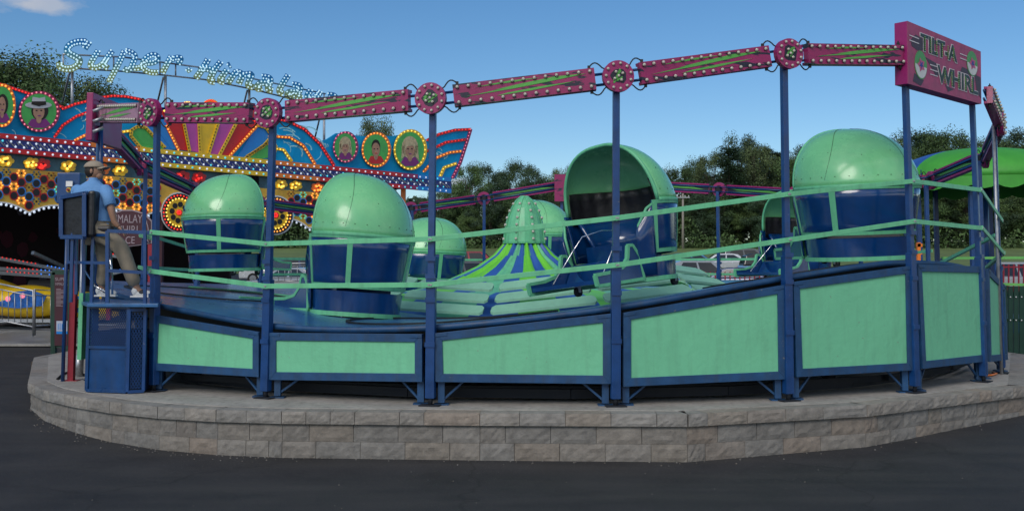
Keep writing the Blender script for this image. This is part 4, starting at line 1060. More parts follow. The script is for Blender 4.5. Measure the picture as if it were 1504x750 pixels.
ER = em('lit_red_bulb', (1, .04, .03), .6); EP = em('lit_pink_bulb', (.95, .25, .35), .5); EB = em('lit_blue_bulb', (.05, .25, 1), .8); ET = em('lit_teal_bulb', (.08, .75, .6), .4)
def FP(pts, o, th=.05): return [F(x, y, o) for x, y in pts], FN * th
def fprism(b, pts, o, th=.03): b.prism([F(x, y, o) for x, y in pts], FN * th)
def arcp(cx, cy, rx, ry, a0=0, a1=360, n=24): return [(cx + rx * math.cos(R(a0 + (a1 - a0) * k / n)), cy + ry * math.sin(R(a0 + (a1 - a0) * k / n))) for k in range(n + (0 if abs(a1 - a0) == 360 else 1))]
def along(pts, step):
    out = []; acc = 0
    for (x0, y0), (x1, y1) in zip(pts, pts[1:]):
        L_ = math.hypot(x1 - x0, y1 - y0)
        while acc <= L_:
            t = acc / L_ if L_ else 0; out.append((x0 + (x1 - x0) * t, y0 + (y1 - y0) * t)); acc += step
        acc -= L_
    return out
def strip(b, pts, w_, o, th=.03):
    for (x0, y0), (x1, y1) in zip(pts, pts[1:]):
        d = math.hypot(x1 - x0, y1 - y0) or 1; nx, ny = -(y1 - y0) / d * w_ / 2, (x1 - x0) / d * w_ / 2; ex, ey = (x1 - x0) / d * .15, (y1 - y0) / d * .15
        fprism(b, [(x0 + nx - ex, y0 + ny - ey), (x1 + nx + ex, y1 + ny + ey), (x1 - nx + ex, y1 - ny + ey), (x0 - nx - ex, y0 - ny - ey)], o, th)
LAMPS = {}
def lamps(key, pts, r, o):
    L_ = LAMPS.setdefault(key, MB())
    for x, y in pts: L_.sphere(F(x, y, o), r, 6, 4)
# backboard panels
b = MB()
top_l = [(-60, 118), (0, 124), (30, 134), (70, 148), (92, 158), (130, 147), (150, 143), (180, 142), (205, 146), (225, 152), (245, 165)]
fprism(b, top_l + [(245, 222), (-60, 192)], 0, .06)
fprism(b, [(245, 172), (375, 182), (375, 236), (245, 222)], 0, .06)
fprism(b, [(375, 178), (400, 174), (422, 178), (445, 189), (468, 208), (478, 205), (492, 196)] + [(530, 200), (575, 200), (600, 196), (627, 206), (645, 197), (668, 191), (691, 190), (686, 207), (676, 240), (668, 262), (662, 263), (480, 247), (375, 236)], 0, .06)
b.build('backboard', TEAL, hm)
b = MB()
for k in range(60):
    x = rnd.choice([rnd.uniform(-20, 235), rnd.uniform(395, 480), rnd.uniform(632, 655), rnd.uniform(485, 615)]); y = 165 + x * .07 + rnd.uniform(-8, 40)
    if x > 470: y = rnd.uniform(212, 240)
    a = rnd.uniform(-1, 1) - 1.2; r_ = rnd.uniform(8, 20) if x < 470 else rnd.uniform(4, 9)
    strip(b, [(x + r_ * math.cos(a + t * .35), y + r_ * .7 * math.sin(a + t * .35)) for t in range(5)], rnd.uniform(.8, 2), .062, .004)
b.build('airbrushed_swirls', CYANS, hm)
# sunburst
b = MB(); cols = [0, 0, 1, 2, 1, 0, 3]
segs = [((226, 186), (244, 184), (262, 220), (250, 219), 3), ((244, 184), (270, 182), (278, 222), (262, 220), 0), ((270, 182), (292, 182), (294, 225), (278, 222), 1), ((292, 182), (320, 182), (306, 226), (294, 225), 2),
        ((320, 182), (346, 182), (322, 228), (306, 226), 1), ((346, 182), (376, 186), (337, 229), (322, 228), 0)]
for a, c, d, e_, ci in segs:
    k = 1.55
    a2 = (e_[0] + (a[0] - e_[0]) * k, e_[1] + (a[1] - e_[1]) * k); c2 = (d[0] + (c[0] - d[0]) * k, d[1] + (c[1] - d[1]) * k)
    b.m(ci); mx_ = ((a2[0] + c2[0]) / 2, (a2[1] + c2[1]) / 2 - 5)
    fprism(b, [e_, a2, mx_, c2, d], .04 + .002 * ci, .05)
b.build('sunburst', [FRED, FMAG, FYEL, FBLU], hm)
b = MB(); b.m(0)
fprism(b, [(345, 235), (376, 186), (392, 189), (398, 200), (385, 214), (362, 229)], .065, .02); fprism(b, [(205, 186), (224, 184), (262, 232), (250, 233)], .065, .02)
b.m(1); fprism(b, [(350, 236), (392, 211), (403, 213), (405, 222), (396, 231), (360, 238)], .075, .02); fprism(b, [(192, 192), (200, 187), (213, 188), (241, 217), (235, 222), (205, 216), (194, 202)], .075, .02)
fprism(b, [(197, 193), (202, 190), (211, 191), (232, 214), (208, 211)], .096, .006)
b.build('feather_panel', [FBLU, FGRN], hm, pieces=True)
for pts, c_ in (([(262, 220), (244, 184)], 'o'), ([(278, 222), (270, 182)], 'y'), ([(294, 225), (292, 182)], 'y'), ([(306, 226), (320, 182)], 'y'), ([(322, 228), (346, 182)], 'y'), ([(337, 229), (378, 184)], 'o'),
                ([(192, 200), (193, 191), (201, 186), (213, 187), (242, 217)], 'g'), ([(192, 200), (206, 217), (236, 224)], 'g'), ([(362, 230), (386, 215), (399, 200), (391, 188), (378, 184)], 'y'), ([(352, 238), (392, 210), (405, 214), (402, 227)], 'y')):
    b = MB(); strip(b, pts, 4.2, .1, .03); b.build('lamp_channel', [FYEL if c_ != 'o' else FORG], hm)
    lamps({'o': 'EO', 'y': 'dark', 'g': 'dark'}[c_], along(pts, 4.8), .022, .14)
for cx, cy, rr, c_ in ((275, 158, 11, 0), (309, 156, 12, 1), (247, 163, 7, 0), (342, 160, 9, 0)):
    b = MB(); fprism(b, arcp(cx, cy, rr, rr * .85), .105, .03); b.build('scallop_rosette', [FMAG, FYEL][c_], hm); lamps('EY' if not c_ else 'ER', [(cx + rr * .8 * math.cos(R(k)), cy + rr * .7 * math.sin(R(k))) for k in range(180, 361, 22)], .03, .15)
# arcs with bulbs
arcs = [([(92, 160), (110, 153), (131, 148)], 'r'), ([(144, 144), (165, 141), (185, 142), (205, 146), (222, 152)], 'r'), ([(80, 201), (92, 184), (112, 171), (131, 164)], 'r'), ([(110, 206), (122, 200), (131, 196)], 'o'), ([(165, 202), (178, 194), (192, 192)], 'y'),
        ([(374, 178), (400, 174), (422, 178), (447, 190), (470, 212), (490, 243)], 'r'), ([(395, 200), (425, 202), (445, 214), (462, 241)], 'o'), ([(402, 218), (416, 220), (428, 237)], 'y'),
        ([(627, 206), (645, 197), (668, 191), (691, 190)], 'r'), ([(691, 190), (685, 210), (676, 238), (664, 262)], 'm'), ([(627, 222), (655, 209), (683, 205)], 'r'), ([(622, 252), (640, 232), (660, 224), (677, 222)], 'o'), ([(645, 262), (652, 246), (670, 240)], 'y'), ([(-60, 118), (0, 124), (40, 137), (92, 158)], 'r')]
AC = {'r': (FRED, 'ER'), 'o': (FORG, 'EO'), 'y': (FYEL, 'EY'), 'm': (PINKP, 'EP')}
for pts, c_ in arcs:
    b = MB(); strip(b, pts, 4.0, .07, .035); b.build('lamp_arc', AC[c_][0], hm); lamps(AC[c_][1], along(pts, 5.0), .022, .12)
# striped band
def bt(x): return 196 + (261 - 196) * x / 660.0
def bb(x): return 224 + (283.5 - 224) * x / 660.0
def bandpt(x, f): return (x, bt(x) + (bb(x) - bt(x)) * f)
b = MB()
xs = list(range(-60, 660, 24)) + [661]
for x0, x1 in zip(xs, xs[1:]):
    c_ = 0 if x1 <= 132 or x0 >= 455 and x1 < 610 else (1 if x1 <= 205 or 395 <= x0 < 455 else (2 if x0 < 395 else 5))
    if x0 >= 610: c_ = 4
    for f0, f1, ci, o in ((0, .26, c_, .12), (.26, .74, 3, .10), (.74, 1, c_ if x0 < 610 else 4, .12)):
        b.m(ci); fprism(b, [bandpt(x0, f0), bandpt(x1 + .2, f0), bandpt(x1 + .2, f1), bandpt(x0, f1)], o, .06)
b.build('striped_band', [FRED, FORG, FYEL, FNAV, FBLU, PINKP], hm)
b = MB(); 
for k in range(230):
    x = -60 + 720 * k / 230; f = .5 + .1 * math.sin(k * 1.3); strip(b, [bandpt(x, f - .08), bandpt(x + 3.5, f + .08)], .9, .162, .01)
b.build('braid', SILV, hm)
ps = []
for f in (.13, .37, .63, .87):
    x = -40 + (6 if f in (.37, .87) else 0)
    while x < 658:
        ps.append((f, x)); x += 12.5 * (1 - .33 * x / 660.0)
ps.sort(key=lambda t: t[1])
bulbs(hm, [F(*bandpt(x, f), .17 if f in (.37, .63) else .19) for f, x in ps if (int(x) % 3 != 0)], .030, EW, cap=70, rootkey='hmw', nu=6, nv=4)
bulbs(hm, [F(*bandpt(x, f), .17 if f in (.37, .63) else .19) for f, x in ps if (int(x) % 3 == 0)], .030, EC, cap=30, rootkey='hmc', nu=6, nv=4)
# portraits
FACE = mat('portrait_skin', (.48, .26, .17), .5, var=.25, scale=8); BLOND = mat('portrait_blonde', (.58, .47, .28), .5, var=.3, scale=12); GHAT = mat('portrait_hat_white', (.55, .55, .58), .5, var=.2); PUR = mat('portrait_purple', (.25, .03, .22), .5)
for (cx, cy, rx, ry, rim_, lk, kind_, lab) in ((3, 155, 19, 32, FORG, 'EO', 'dark', 'oval portrait of a dark-haired singer, cut by the photo edge'), (57, 164, 30, 30, mat('rose_rim', (.35, .01, .09), .4), 'EP', 'hat', 'round portrait of a man in a white hat with a dark band'),
        (507, 216, 18, 23, PINKP, 'EP', 'blonde', 'oval portrait with wild pale hair and a pink jacket'), (552, 220, 21, 26, FORG, 'EO', 'bald', 'oval portrait of a short-haired figure in a red jacket'), (602, 220, 24, 30, FYEL, 'EY', 'blonde', 'oval portrait of a woman with straight pale hair')):
    b = MB(); fprism(b, arcp(cx, cy, rx, ry, 0, 360, 32), .13, .05); b.m(1); fprism(b, arcp(cx, cy, rx * .86, ry * .87, 0, 360, 32), .18, .006)
    po = b.build('portrait', [rim_, FGRN], hm, label=lab)
    b = MB(); z = .187
    def e_(dx, dy, ex, ey, mi, oo): b.m(mi); fprism(b, arcp(cx + dx * rx, cy + dy * ry, ex * rx, ey * ry, 0, 360, 16), z + oo, .004)
    b.m(3); fprism(b, [(cx - .55 * rx, cy + .62 * ry), (cx - .35 * rx, cy + .35 * ry), (cx + .35 * rx, cy + .35 * ry), (cx + .58 * rx, cy + .62 * ry), (cx + .3 * rx, cy + .8 * ry), (cx - .3 * rx, cy + .8 * ry)], z, .004)
    if kind_ == 'blonde':
        e_(0, -.12, .5, .55, 1, .005); b.m(1); fprism(b, [(cx - .48 * rx, cy - .2 * ry), (cx + .48 * rx, cy - .2 * ry), (cx + .55 * rx, cy + .5 * ry), (cx + .3 * rx, cy + .3 * ry), (cx - .3 * rx, cy + .3 * ry), (cx - .52 * rx, cy + .45 * ry)], z + .005, .004)
    elif kind_ != 'bald': e_(.05, -.05, .42, .48, 2, .005)
    else: e_(0, -.22, .3, .36, 2, .005)
    e_(0, -.0, .28, .40, 0, .01); e_(0, .38, .13, .2, 0, .009)
    e_(-.11, -.05, .05, .035, 2, .015); e_(.12, -.05, .05, .035, 2, .015); e_(.02, .2, .09, .03, 3, .015)
    if kind_ == 'blonde': b.m(1); fprism(b, [(cx - .34 * rx, cy + .1 * ry), (cx - .30 * rx, cy - .45 * ry), (cx + .3 * rx, cy - .45 * ry), (cx + .34 * rx, cy + .1 * ry), (cx + .2 * rx, cy - .2 * ry), (cx - .15 * rx, cy - .18 * ry)], z + .019, .003)
    if kind_ == 'hat':
        e_(-.02, -.32, .66, .17, 4, .02); b.m(4); fprism(b, [(cx - .38 * rx, cy - .35 * ry), (cx - .3 * rx, cy - .72 * ry), (cx + .02 * rx, cy - .66 * ry), (cx + .3 * rx, cy - .72 * ry), (cx + .36 * rx, cy - .32 * ry)], z + .025, .004)
        b.m(2); fprism(b, [(cx - .37 * rx, cy - .36 * ry), (cx - .35 * rx, cy - .5 * ry), (cx + .34 * rx, cy - .5 * ry), (cx + .36 * rx, cy - .34 * ry), (cx, cy - .26 * ry)], z + .03, .004)
    b.build('painting', [FACE, BLOND, HAIR, PUR if kind_ != 'bald' else FRED, GHAT], po)
    lamps(lk, [(cx + rx * .93 * math.cos(2 * math.pi * k / (26 if rx > 20 else 20)), cy + ry * .935 * math.sin(2 * math.pi * k / (26 if rx > 20 else 20))) for k in range(26 if rx > 20 else 20)], .024, .19)
# valance with round holes, scalloped lower edge
def sc(x):  # lower edge in pixels for this column
    base = 304 + (330 - 304) * x / 460.0; w_ = 80 * (1 - .33 * x / 660.0)
    if x < 200: ph = ((x + 40) % 82) / 82
    else: ph = ((x - 206) % 62) / 62
    return base + 7 - 14 * math.sin(math.pi * ph) ** .8
b = MB(); xs = [x * 4 for x in range(-15, 128)]
for x0, x1 in zip(xs, xs[1:]):
    if 366 < x0 < 378: continue
    b.m(0); fprism(b, [(x0, bb(x0) + 22 * (1 - .33 * x0 / 660)), (x1 + .1, bb(x1) + 22 * (1 - .33 * x1 / 660)), (x1 + .1, sc(x1)), (x0, sc(x0))], 0, .04)
    b.m(1); fprism(b, [(x0, bb(x0) - 1), (x1 + .1, bb(x1) - 1), (x1 + .1, bb(x1) + 22 * (1 - .33 * x1 / 660)), (x0, bb(x0) + 22 * (1 - .33 * x0 / 660))], -.02, .04)
b.build('valance', [VALM, mat('valance_slate', (.05, .13, .17), .5, var=.5, scale=3)], hm)
b = MB(); pts = [(x, sc(x)) for x in xs]; strip(b, pts, 2.0, .045, .03); b.build('scallop_edge', WHITE, hm)
lamps('EW', [(x, y + 3) for x, y in along(pts, 7.5)], .035, .08)
hb = MB(); x = -36.0; col = 0
while x < 476:
    s_ = 1 - .33 * x / 660
    for row in range(6):
        y = bb(x) + (28 + row * 13.6 + (6.8 if col % 2 else 0)) * s_
        if y > sc(x) - 5 * s_ or (238 < x < 286 and y > 264) or (382 < x < 426 and y > 280): continue
        q3 = (col - (row - (col // 2) if False else row - (col - (col & 1)) // 2)) % 3
        if q3:
            red = ((col // 2 + row) % 2 == 0)
            hb.m(0 if red else 1); fprism(hb, arcp(x, y, 6.5 * s_, 7.0 * s_, 0, 360, 16), .042, .02); hb.m(2); fprism(hb, arcp(x, y, 5.1 * s_, 5.5 * s_, 0, 360, 16), .063, .004)
        else:
            kk = rnd.random(); key = 'EO' if kk < .40 else 'ET' if kk < .65 else 'dimo' if kk < .85 else 'dimb'
            lamps(key, [(x + dx * 3.6 * s_, y + dy * 3.6 * s_) for dx in (-1, 1) for dy in (-1, 1)] + [(x + dx * 5.6 * s_, y) for dx in (-1, 1)], .024, .06)
            hb.m(2); fprism(hb, arcp(x, y, 1.5 * s_, 1.5 * s_, 0, 360, 8), .042, .01)
    x += 11.2 * s_; col += 1
hb.build('round_hole', [FRED, FBLU, INK], hm)
# flowers on the upper strip
for k, x in enumerate([8, 46, 62, 100, 150, 176, 225, 268, 292, 345, 412, 434, 466, 505, 540]):
    s_ = 1 - .33 * x / 660; cy = bb(x) + 12 * s_; b = MB(); ci = [0, 0, 1, 0, 2, 0, 3, 1, 1, 0, 0, 0, 2, 1, 0][k]
    for j in range(6): a = R(60 * j + 13 * k); fprism(b, arcp(x + 8 * s_ * math.cos(a), cy + 5.5 * s_ * math.sin(a), 5 * s_, 4 * s_, 0, 360, 8), .03 + .003 * j, .02)
    b.build('flower_motif', [FYEL, FRED, FORG, FBLU][ci], hm); lamps(['EY', 'ER', 'EO', 'ET'][ci], [(x + rnd.uniform(-8, 8) * s_, cy + rnd.uniform(-5, 6) * s_) for _ in range(7)], .034, .09)
# daisy wheels
for (cx, cy, rr, lab) in ((263, 312, 25, 'large lit daisy wheel'), (405, 316, 24, 'lit daisy wheel half hidden by a post')):
    b = MB(); b.m(0); fprism(b, arcp(cx, cy, rr + 2, rr + 5, 0, 360, 30), .05, .03); b.m(1); fprism(b, arcp(cx, cy, rr, rr + 3, 0, 360, 30), .08, .03)
    b.m(2); fprism(b, arcp(cx, cy, rr * .72, rr * .8, 0, 360, 30), .112, .02); b.m(1)
    for j in range(8): a = R(45 * j + 10); fprism(b, arcp(cx + rr * .42 * math.cos(a), cy + rr * .48 * math.sin(a), rr * .15, rr * .17, 0, 360, 10), .133, .01)
    b.m(3); fprism(b, arcp(cx, cy, 4, 4.5, 0, 360, 12), .133, .03)
    b.build('daisy_wheel', [WHITE, INK, FYEL, FRED], hm, label=lab)
    lamps('ER' if rr == 25 else 'EO', [(cx + rr * .9 * math.cos(R(k * 12)), cy + rr * 1.0 * math.sin(R(k * 12))) for k in range(30)], .026, .14)
    lamps('EY', [(cx + rr * .74 * math.cos(R(k * 15)), cy + rr * .82 * math.sin(R(k * 15))) for k in range(24)], .026, .15)
    lamps('ER', [(cx + 2.4 * math.cos(R(k * 60)), cy + 2.4 * math.sin(R(k * 60))) for k in range(6)], .03, .18)
LM = {'EW': EW, 'EO': EO, 'EY': EY, 'ER': ER, 'EP': EP, 'ET': ET, 'dark': mat('unlit_bulb', (.10, .08, .03), .3), 'dimo': mat('unlit_amber_bulb', (.35, .11, .03), .3), 'dimb': mat('unlit_blue_bulb', (.02, .12, .25), .3)}
for k, L_ in LAMPS.items(): L_.build('lamp_rows', LM[k], hm, kind='stuff')
# enclosure behind: unseen roof added to keep the interior dark, back wall, posts
b = MB(); back = -FN * 9.0
r0, r1 = F(-220, 200), F(662, 262)
q0, q1 = Vector((r0.x, r0.y, 5.0)), Vector((r1.x, r1.y, 5.0))
zb_l = F(0, 212).z
q0.z = q1.z = zb_l + .1
b.prism([q0 - FN * .05, q1 - FN * .05, q1 + back, q0 + back], (0, 0, -.12))
b.build('roof', DARK, hm)
b = MB(); e0 = F(-220, 300); e1 = F(400, 300); 
p0_ = Vector((e0.x, e0.y, gz(30))) + back; p1_ = Vector((e1.x, e1.y, gz(30))) + back * .9
b.prism([p0_, p1_, p1_ + Vector((0, 0, 5)), p0_ + Vector((0, 0, 5))], FN * .08)
p2_ = Vector((F(396, 300).x, F(396, 300).y, gz(30))); b.prism([p2_ - FN * 2, p1_, p1_ + Vector((0, 0, 4.6)), p2_ - FN * 2 + Vector((0, 0, 4.6))], FU * .08)
b.build('back_wall', mat('dark_backdrop', (.012, .006, .010), .7, var=.5), hm)
b = MB(); 
for k in range(70):
    x = rnd.uniform(0, 1); z = rnd.uniform(.5, 4); c_ = p0_.lerp(p1_, x) + FN * .1; r_ = rnd.uniform(.05, .35)
    b.m(rnd.choice([0, 1, 1])); b.prism([c_ + FU * (r_ * math.cos(a) * rnd.uniform(.5, 1)) + Vector((0, 0, z + r_ * math.sin(a))) for a in [i * .9 for i in range(7)]], FN * .01)
b.build('mural', [mat('mural_grey', (.10, .09, .13), .6), mat('mural_maroon', (.08, .012, .03), .6)], hm)
b = MB()
for x in (-60, 236, 397, 592):
    p = F(x, 330, -.15); t0 = p.copy(); t0.z = gz(p.y); t1 = p.copy(); t1.z = zb_l - .2; b.bar(t0, t1, .16)
    b.build('column', FORG if x == 592 else MAROON, hm); b = MB()
# ride platform floor inside with ramp and rails
fd = thing('ride_floor', 'grey metal ramp and floor of the painted ride behind silver barriers', 'floor deck', Vector((F(60, 480).x, F(60, 480).y, gz(26))))
STEELP = mat('chequer_steel', (.30, .31, .32), .45, .5, var=.25, scale=2, bump=.3, bscale=60)
b = MB(); g0, g1 = onz(-200, 497, .28), onz(112, 497, .28); g0.z = g1.z = 0
dirn = (g1 - g0).normalized(); nrm_ = Vector((-dirn.y, dirn.x, 0))
def rp(x, y, z): return onz(x, y, z)
b.m(0).prism([rp(-200, 504, .30), rp(114, 504, .30), rp(114, 488, .42), rp(-200, 470, .55)], (0, 0, -.2))
a_, c_ = rp(-200, 488, .42), rp(240, 488, .42)
b.m(1).prism([rp(-200, 470, .56), rp(160, 486, .44), Vector((-6.5, 36, .9)), Vector((-22, 36, .9))], (0, 0, -.2))
b.build('ramp', [STEELP, mat('grey_floor', (.14, .14, .15), .6, var=.2)], fd)
b = MB(); b.prism([rp(-200, 508, .26), rp(114, 508, .26), rp(114, 504, .27), rp(-200, 504, .27)], (0, 0, .03)); b.build('kerb_lip', CONC, fd)
# barriers
def barrier(x0, y0t, y0b, x1, y1t, y1b, Ya, Yb, lab):
    t = thing('barrier', lab, 'crowd barrier', at((x0 + x1) / 2, (y0b + y1b) / 2, (Ya + Yb) / 2), 'silver queue barriers')
    def q_(u, v): return at(x0 + (x1 - x0) * u, (y0b + (y1b - y0b) * u) + ((y0t + (y1t - y0t) * u) - (y0b + (y1b - y0b) * u)) * v, Ya + (Yb - Ya) * u)
    b = MB(); b.tube([q_(0, 0), q_(0, 1), q_(1, 1), q_(1, 0)], .022, 8); b.tube([q_(0, .2), q_(1, .2)], .018, 8); b.tube([q_(0, .88), q_(1, .88)], .015, 6); b.build('rail_frame', GREY, t)
    nb_ = max(3, int(abs(x1 - x0) / 9)); 
    for k in range(1, nb_):
        b = MB(); b.tube([q_(k / nb_, .2), q_(k / nb_, .88)], .009, 6); b.build('upright', GREY, t)
barrier(-70, 402, 470, 49, 427, 493, 23.8, 22.4, 'silver barrier at the left photo edge beside the ramp')
barrier(51, 425, 492, 86, 427, 488, 22.3, 23.2, 'short silver barrier left of the rules board')
barrier(400, 388, 420, 455, 386, 418, 30, 30, 'silver barrier between the two left tubs')
# yellow cars of that ride and light spokes
def gcar(px, py, Y, sgn, lab):
    c = at(px, py, Y); t = thing('ride_car', lab, 'ride car', (c.x, c.y, c.z - .5), 'yellow cars of the painted ride')
    b = MB(); b.smooth = True
    def f(u, v):
        a = 2 * math.pi * u; k = math.sin(math.pi * (v * .92 + .04)); L_ = 1.25 - 2.5 * v
        zz = .5 + .12 * math.sin(v * 5); return c + Vector((L_ * sgn, math.cos(a) * .55 * k ** .6, -.1 + math.sin(a) * .36 * k ** .5 + .12 * math.sin(v * 3.1) * (1 if math.sin(a) > 0 else 0)))
    b.grid(f, 16, 14, wrap=True); bo = b.build('body', FYEL, t)
    b = MB(); b.prism([c + Vector((x, -.58, z)) for x, z in [(-.75, -.12), (-.3, .02), (-.1, .22), (.35, .26), (.72, .12), (.6, -.14), (0, -.2)]], (0, .03, 0)); b.build('side_art', mat('car_art_blue', (.01, .12, .45), .4, var=.6, scale=9), bo)
    b = MB()
    for x, z in ((-.25, .04), (.12, .12)): b.sphere(c + Vector((x, -.585, z)), .07, 10, 6, (1, .2, 1))
    b.build('lamp', EP, bo)
    b = MB(); b.grid(lambda u, v: c + Vector((.2 + .7 * (u - .5), .1 + .25 * v, .1 + .4 * math.sin(v * 1.5))), 6, 5); b.build('seat', BLACK, t, solid=.03)
    b = MB(); b.prism([c + Vector((x * 1.3, -.5, -.42 - .05 * abs(x))) for x in (-1, 1)] + [c + Vector((1.3, -.5, -.56)), c + Vector((-1.3, -.5, -.56))], (0, .8, 0)); b.build('skirt', GREY, t)
gcar(42, 440, 26.5, 1, 'yellow car with a blue painted side, left of the rules board')
gcar(-35, 426, 27.5, 1, 'yellow car cut off by the left photo edge')
gcar(112, 448, 27.5, -1, 'yellow car half hidden by the rules board and red pole')
tt = thing('spoke_arm', 'dark sweep arms lined with red and blue lamps over the yellow cars', 'light arm', at(110, 405, 27))
for (p, q_, Y1, Y2) in (((-20, 376), (100, 398), 27.5, 29), ((48, 371), (98, 394), 28, 29.5), ((-20, 393), (103, 402), 26.8, 28.6), ((-20, 399), (103, 408), 26.6, 28.4), ((152, 404), (190, 396), 29, 29), ((150, 372), (190, 380), 29, 29)):
    A_, B_ = at(*p, Y1), at(*q_, Y2); b = MB(); b.bar(A_, B_, .09); ar = b.build('arm', GREY, tt)
    n_ = int((A_ - B_).length / .11)
    for mm, sel in ((ER, 0), (EB, 1)):
        b = MB()
        for k in range(n_):
            f = k / n_
            if (f > .62) == bool(sel) and rnd.random() < .85: b.sphere(A_.lerp(B_, f) + Vector((0, -.06, .05)), .022, 6, 4)
        if b.v: b.build('lamp_row', mm, ar)
# rules board
Yb_ = 20.5
rb = thing('rules_board', 'tall dark green framed board headed SUPER HIMALAYA on a wooden step', 'sign', at(92, 520, Yb_))
b = MB()
for x in (79, 101): b.bar(at(x, 523, Yb_), at(x, 400, Yb_), .09)
b.bar(at(78, 400, Yb_), at(102, 400, Yb_), .09); b.bar(at(79, 508, Yb_), at(101, 508, Yb_), .05)
for x, s_ in ((79, -1), (101, 1)): b.prism([at(x, 523, Yb_ - .05), at(x + s_ * 4, 523, Yb_ - .05), at(x + s_ * 4, 495, Yb_ - .05), at(x, 486, Yb_ - .05)], (0, .08, 0))
b.build('frame', DGREEN, rb)
b = MB(); b.prism([at(81, 507, Yb_ - .02), at(100, 507, Yb_ - .02), at(100, 403, Yb_ - .02), at(81, 403, Yb_ - .02)], (0, -.03, 0)); b.build('board', MAROON, rb)
LT = mat('sign_lettering', (.34, .27, .30), .6)
X_, Z_ = (1, 0, 0), (0, 0, 1)
text('SUPER', .095, at(90.5, 410, Yb_ - .055), X_, Z_, LT, 'lettering', rb, .003); text('HIMALAYA', .085, at(90.5, 417, Yb_ - .055), X_, Z_, LT, 'lettering', rb, .003, sx=.62)
b = MB()
for k in range(26):
    y = 424 + k * 1.9 + (22 if k > 13 else 0)
    if k > 22: continue
    if y > 506: break
    w_ = rnd.uniform(5, 8.3) if k % 4 else 3.5; b.prism([at(82.5, y, Yb_ - .052), at(82.5 + 2 * w_, y, Yb_ - .052), at(82.5 + 2 * w_, y + .7, Yb_ - .052), at(82.5, y + .7, Yb_ - .052)], (0, -.002, 0))
b.build('fine_print', LT, rb)
b = MB(); b.prism([at(83, 486, Yb_ - .053), at(99, 486, Yb_ - .053), at(99, 471, Yb_ - .053), at(83, 471, Yb_ - .053)], (0, -.004, 0)); b.m(1); b.prism([at(83, 490, Yb_ - .053), at(99, 490, Yb_ - .053), at(99, 486.3, Yb_ - .053), at(83, 486.3, Yb_ - .053)], (0, -.004, 0))
for k in range(5): b.prism([at(85 + k * 2.8, 484, Yb_ - .058), at(86 + k * 2.8, 484, Yb_ - .058), at(86 + k * 2.8, 475 - k % 2, Yb_ - .058), at(85 + k * 2.8, 475 - k % 2, Yb_ - .058)], (0, -.002, 0))
b.build('height_chart', [mat('chart_paper', (.45, .5, .6), .6), FBLU], rb)
b = MB(); zz = gz(19.5); b.prism([onz(46, 531, zz + .14), onz(104, 540, zz + .14), onz(110, 528, zz + .14), onz(62, 521, zz + .14)], (0, 0, -.2)); b.build('wooden_step', mat('brown_timber', (.09, .06, .04), .8, var=.3, bump=.4), label='flat brown timber box in front of the rules board', cat='step', off=onz(80, 530, zz))
# arched maroon sign behind the operator
Ys = 20.0
hs = thing('arched_sign', 'maroon arched sign reading HIMALAYA WHIRL behind the operator', 'sign', at(195, 370, Ys))
b = MB(); out_ = [(155, 362), (155, 322), (165, 313), (180, 308), (195, 308), (212, 313), (223, 324), (223, 357), (205, 360), (190, 362)]
b.m(1).prism([at(x, y, Ys) for x, y in out_], (0, .05, 0)); b.m(0).prism([at(190 + (x - 190) * .95, 336 + (y - 336) * .94, Ys - .002) for x, y in out_], (0, -.012, 0)); b.build('board', [MAROON, LT], hs)
for s_, x, y, sz, sx in (('HIMALAYA', 189, 322, .23, .66), ('WHIRL', 186, 338, .23, .75), ('CE', 191, 353, .2, .8)): text(s_, sz, at(x, y, Ys - .018), X_, Z_, LT, 'lettering', hs, .004, sx=sx)
b = MB(); b.tube([at(214 + 4 * math.cos(2 * math.pi * k / 20), 340 + 13 * math.sin(2 * math.pi * k / 20), Ys - .02) for k in range(20)], .012, 5, closed=True); b.tube([at(214, 350, Ys - .02), at(219, 356, Ys - .02)], .012, 5); b.build('round_emblem', LT, hs)
b = MB(); b.bar(at(160, 362, Ys + .05), at(160, 470, Ys + .05), .08); b.bar(at(221, 358, Ys + .05), at(221, 470, Ys + .05), .08); b.build('leg', REDP, hs, pieces=True)

# script roof sign ---------------------------------------------------------
rs = thing('script_roof_sign', 'script letters studded with bulbs spelling Super Himalaya on a pipe truss', 'sign', F(280, 150, -.3))
LETM = bpy.data.materials.new('letter_fade'); LETM.use_nodes = True; nt = LETM.node_tree; N = nt.nodes; L = nt.links
tc = N.new('ShaderNodeTexCoord'); sp_ = N.new('ShaderNodeSeparateXYZ'); L.new(tc.outputs['Generated'], sp_.inputs[0]); cr = N.new('ShaderNodeValToRGB'); e = cr.color_ramp.elements
e[0].position = 0; e[0].color = (.46, .44, .14, 1); e[1].position = 1; e[1].color = (.003, .15, .48, 1)
x = e.new(.3); x.color = (.25, .36, .18, 1); x = e.new(.62); x.color = (.01, .26, .50, 1)
L.new(sp_.outputs['Z'], cr.inputs[0]); L.new(cr.outputs[0], N['Principled BSDF'].inputs['Base Color'])
def gA(p): return (80 + p[0] / 6.818, 50 + p[1] / 6.818)
def gB(p): return (280 + p[0] / 6.818, 70 + p[1] / 6.818)
